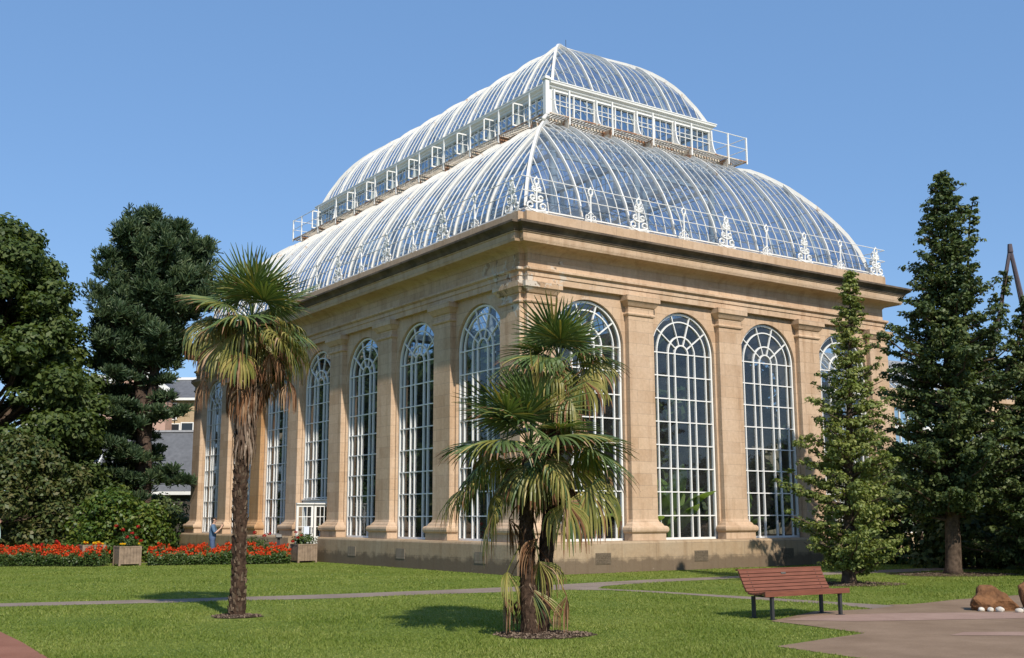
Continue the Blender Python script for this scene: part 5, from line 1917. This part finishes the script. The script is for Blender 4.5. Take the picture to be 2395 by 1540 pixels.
def gabled(name, label, px, dep, x0, x1, depth, ze, zr, wallm, gable_front, windows, chimneys=(), barge=True):
    rt = thing(name, label, "house", hloc(px, dep), HROT)
    mb = MB()
    xm = (x0 + x1) / 2
    if gable_front:
        mb.prism([(x0, 0, 0), (x1, 0, 0), (x1, 0, ze), (xm, 0, zr - .15), (x0, 0, ze)], (0, depth, 0))
    else:
        mb.box((x0, 0, 0), (x1, depth, ze))
    mb.build("wall", wallm, rt)
    mb = MB()
    if gable_front:
        for s in (-1, 1):
            e = x0 - .4 if s < 0 else x1 + .4
            k = (zr - ze) / (xm - x0)
            zz = ze - 0.4 * k
            mb.prism([(xm, -.35, zr), (e, -.35, zz), (e, -.35, zz + .22), (xm, -.35, zr + .22)], (0, depth + .6, 0))
    else:
        mb.prism([(x0 - .3, -.4, ze), (x0 - .3, depth / 2, zr), (x0 - .3, depth + .4, ze), (x0 - .3, depth + .4, ze - .15), (x0 - .3, -.4, ze - .15)], (x1 - x0 + .6, 0, 0))
    rf = mb.build("roof", SLATE, rt)
    mb = MB()
    if gable_front and barge:
        for s in (-1, 1):
            e = x0 - .45 if s < 0 else x1 + .45
            k = (zr - ze) / (xm - x0)
            zz = ze - 0.45 * k
            mb.prism([(xm, -.5, zr - .25), (e, -.5, zz - .25), (e, -.5, zz + .28), (xm, -.5, zr + .28)], (0, .14, 0))
        mb.build("bargeboard", WHITE, rf)
    elif not gable_front:
        mb.box((x0 - .3, depth / 2 - .15, zr - .02), (x1 + .3, depth / 2 + .15, zr + .22))
        mb.build("ridge_tiles", WHITE, rf)
        mb = MB()
        mb.box((x0 - .3, -.52, ze - .2), (x1 + .3, -.401, ze + .02))
        mb.build("gutter", WHITE, rf)
    for (x, z, w, h) in windows:
        house_window(rt, x, z, w, h, -0.02)
    for (x, y, zb, zt, w, m) in chimneys:
        mb = MB()
        mb.box((x - w / 2, y, zb), (x + w / 2, y + .8, zt))
        mb.box((x - w / 2 - .08, y - .08, zt), (x + w / 2 + .08, y + .88, zt + .15))
        ck = mb.build("chimney", m, rf)
        for i in range(4):
            mb = MB()
            xx = x - w / 2 + w * (i + .5) / 4
            mb.tube([(xx, y + .4, zt + .15), (xx, y + .4, zt + .9)], [0.15, 0.12], 8)
            mb.build("chimney_pot", simple_mat("buff_pot", (0.5, 0.36, 0.16), 0.1), ck)
    return rt
gabled("rendered_house", "pink rendered house with white gable boards behind the slate roof", 316, 100, -3.0, 2.7, 9, 13.3, 15.4, PINKW, True,
       [(0.2, 10.9, 1.3, 1.9), (-1.9, 8.6, 1.1, 0.9), (0.0, 8.4, 1.0, 1.0), (1.6, 10.9, .8, 1.7)], [(0.75, 1.0, 14.0, 15.6, .8, PINKW)])
gabled("sandstone_house", "sandstone house with slate roof between pink house and palm house", 415, 102, -1.3, 5.5, 9, 12.6, 14.9, SANDW, False,
       [(-.3, 8.6, 1.1, 1.7), (-.6, 10.6, 1.0, 1.6), (0.9, 8.4, 1.2, 2.0), (2.6, 10.4, 1, 1.6)])
gabled("brick_house", "red brick house with yellow chimney pots left of the pink house", 258, 106, -3.2, 3.0, 8, 13.0, 15.6, BRICKW, False,
       [(-2.2, 11.2, 1.0, 1.2), (-.9, 11.2, 1.0, 1.2), (.6, 11.2, 1.0, 1.2)], [(0.2, 3.6, 15.0, 16.9, 1.9, SANDW)])
gabled("villa", "pale stone house mostly hidden behind the left trees", 150, 104, -4, 3, 8, 10.5, 13.0, SANDW, False, [(-2, 7.8, 1, 1.6), (0.5, 7.8, 1, 1.6)])
sc = thing("scaffold", "thin scaffold poles standing beside the brick house", "scaffold", hloc(205, 100), HROT)
for i, x in enumerate((-0.9, -.2, .6)):
    mb = MB()
    mb.tube([(x, 0, 0), (x, 0, 16.2 - i * 0.8)], 0.045, 5)
    mb.build("pole", simple_mat("scaffold_pole", (0.3, 0.22, 0.18), 0.1), sc)
mb = MB()
for z in (12.2, 13.4, 14.4):
    mb.tube([(-1.2, 0, z), (0.9, 0, z)], 0.04, 5)
mb.build("ledger", bpy.data.materials["scaffold_pole"], sc)

# ------------------------------------------------------------------ lower glasshouse wing on the right
wing = thing("glasshouse_wing", "lower glass-roofed wing joining the right end of the palm house", "glasshouse", (LX + 0.02, 4.0, 0))
WL, WD, WH = 16.0, 9.0, 7.0
mb = MB()
mb.box((0, 0, 0), (WL, 0.4, 0.95))
mb.box((0, WD - .4, 0), (WL, WD, WH))
mb.build("wall", PLINTH, wing)
mb = MB()
mb.box((0.002, -.12, WH - .5), (WL, .4, WH))
mb.box((0.004, -.28, WH), (WL, .4, WH + .22))
mb.build("cornice", STONE, wing)
for i in range(5):
    x = 0.2 + i * 3.9
    mb = MB()
    mb.box((x, -.05, 0.951), (x + .45, .35, WH - .501))
    mb.build("pier", STONE, wing)
    if i == 4:
        break
    mb = MB()
    a, b = x + .45, x + 3.9
    for j in range(7):
        xx = a + (b - a) * j / 6
        mb.box((xx - .03, .1, 0.96), (xx + .03, .18, WH - .5))
    for z, h in ((0.95, .1), (2.2, .05), (3.4, .05), (4.5, .05), (5.5, .16), (6.3, .05)):
        mb.box((a, .092, z), (b, .185, z + h))
    w = mb.build("window", WHITE, wing)
    mb = MB()
    mb.add([(a, .2, .95), (b, .2, .95), (b, .2, WH - .5), (a, .2, WH - .5)], [(0, 1, 2, 3)])
    mb.build("pane", GLASS, w)
mb = MB()
pr = [(0, 0.2, WH + .22), (0, 1.4, WH + 1.4), (0, 3, WH + 2.1), (0, WD / 2, WH + 2.4), (0, WD - 3, WH + 2.1), (0, WD - .2, WH + .22)]
n = len(pr)
mb.add([(x, p[1], p[2]) for x in (0.0, WL) for p in pr], [(i, i + 1, n + i + 1, n + i) for i in range(n - 1)])
rg = mb.build("glass_roof", ROOFGLASS, wing)
mb = MB()
for i in range(40):
    mb.bar([(0.2 + i * .4, p[1], p[2] + .03) for p in pr], (1, 0, 0), 0.09 if i % 5 == 0 else 0.04, 0.08)
mb.build("roof_ribs", RIBPAINT, rg)

# ------------------------------------------------------------------ tripod mast far right
tr = thing("tripod_mast", "tall dark tripod of poles rising behind the trees at right", "mast", (37.0, 6.3, 0))
for (dx, dd) in ((-3.6, 0.5), (2.3, -.6), (3.2, 2.5)):
    mb = MB()
    e = G_RT * dx + G_FW * dd
    mb.tube([(e.x, e.y, 0), (0, 0, 16.0)], 0.1, 6)
    mb.build("leg", simple_mat("mast_steel", (0.09, 0.07, 0.08), 0.1), tr)
mb = MB()
mb.tube([(0, 0, 15.8), (0, 0, 16.25)], [0.16, 0.12], 8)
mb.build("apex_cap", bpy.data.materials["mast_steel"], tr)

# ------------------------------------------------------------------ planting inside the palm house
def banana(label, loc, n, L, seed):
    random.seed(seed)
    root = thing("banana_plant", label, "banana plant", loc)
    mb = MB()
    mb.tube([(0, 0, 0), (0, 0, L * 0.6)], [0.13, 0.08], 8)
    mb.build("stem", BANANA, root)
    mb = MB()
    for i in range(n):
        a = i * 2.4 + random.uniform(-.3, .3)
        el = radians(random.uniform(45, 82))
        d = Vector((cos(a) * cos(el), sin(a) * cos(el), sin(el)))
        s = Vector((-sin(a), cos(a), 0))
        p = Vector((0, 0, L * 0.45 * random.uniform(.5, 1.2)))
        row = []
        ll = L * random.uniform(.8, 1.2)
        W = [0.02, 0.02, 0.22, 0.3, 0.3, 0.25, 0.03]
        for k in range(7):
            nn = s.cross(d)
            w = W[k] * ll / 2.2
            row += [p - s * w + nn * w * .3, p.copy(), p + s * w + nn * w * .3]
            d = (d + Vector((0, 0, -.09 - .03 * k))).normalized()
            p = p + d * ll / 6
        mb.add(row, [q for k in range(6) for q in ((3 * k, 3 * k + 1, 3 * k + 4, 3 * k + 3), (3 * k + 1, 3 * k + 2, 3 * k + 5, 3 * k + 4))])
    mb.build("leaves", BANANA, root, True)
banana("broad-leaved banana plant behind the second window of the sunny side", (7.5, 1.9, 0.1), 13, 2.5, 1)
banana("yellowing banana plant at the left of the second sunny window", (6.0, 1.7, 0.1), 10, 1.7, 2)
banana("banana plant low behind the third window of the sunny side", (11.2, 2.3, 0.1), 9, 1.8, 3)
banana("banana plant behind the palms in the first sunny window", (3.4, 2.0, 0.1), 10, 2.0, 4)
def indoor_tree(label, loc, R, zlo, zhi, seed, mat):
    cl = dome_clumps(70, R, zlo, zhi, interp([(0, .8), (.4, 1), (.8, .85), (1, .4)]), 1.0, seed)
    round_tree("indoor_tree", label, "indoor tree", loc, cl, mat, 0.5, 150, [(0, 0, 0), (0, 0, zlo), (0.1, 0, (zlo + zhi) / 2), (0, 0.1, zhi)], 0.16, seed, 0.5)
for i, (x, y, R, a, b) in enumerate(((4.6, 6.6, 2.4, 1.2, 7.4), (9.3, 5.2, 2.7, 1.4, 8.2), (14, 6.0, 2.6, 1.2, 7.8), (6.3, 12.4, 3.0, 1.5, 9.0), (12.5, 12.5, 3.0, 1.2, 8.6), (5.4, 18.6, 2.9, 1.0, 8.5),
                                    (12.5, 19.5, 3.2, 1.4, 9.2), (5.8, 25.2, 2.9, 1.0, 8.0), (12.5, 26, 3.0, 1.3, 8.5))):
    lab = ["near the corner behind the first windows", "in the middle of the sunny end", "at the right end of the sunny side", "behind the second window of the shady side", "deep in the middle of the hall",
           "behind the doorway", "deep in the far half of the hall", "behind the far left windows", "at the far back of the hall"][i]
    indoor_tree("dark leafy tree indoors " + lab, (x, y, 0.1), R, a, b, 70 + i, HOLLYDK if i % 2 else BROAD)
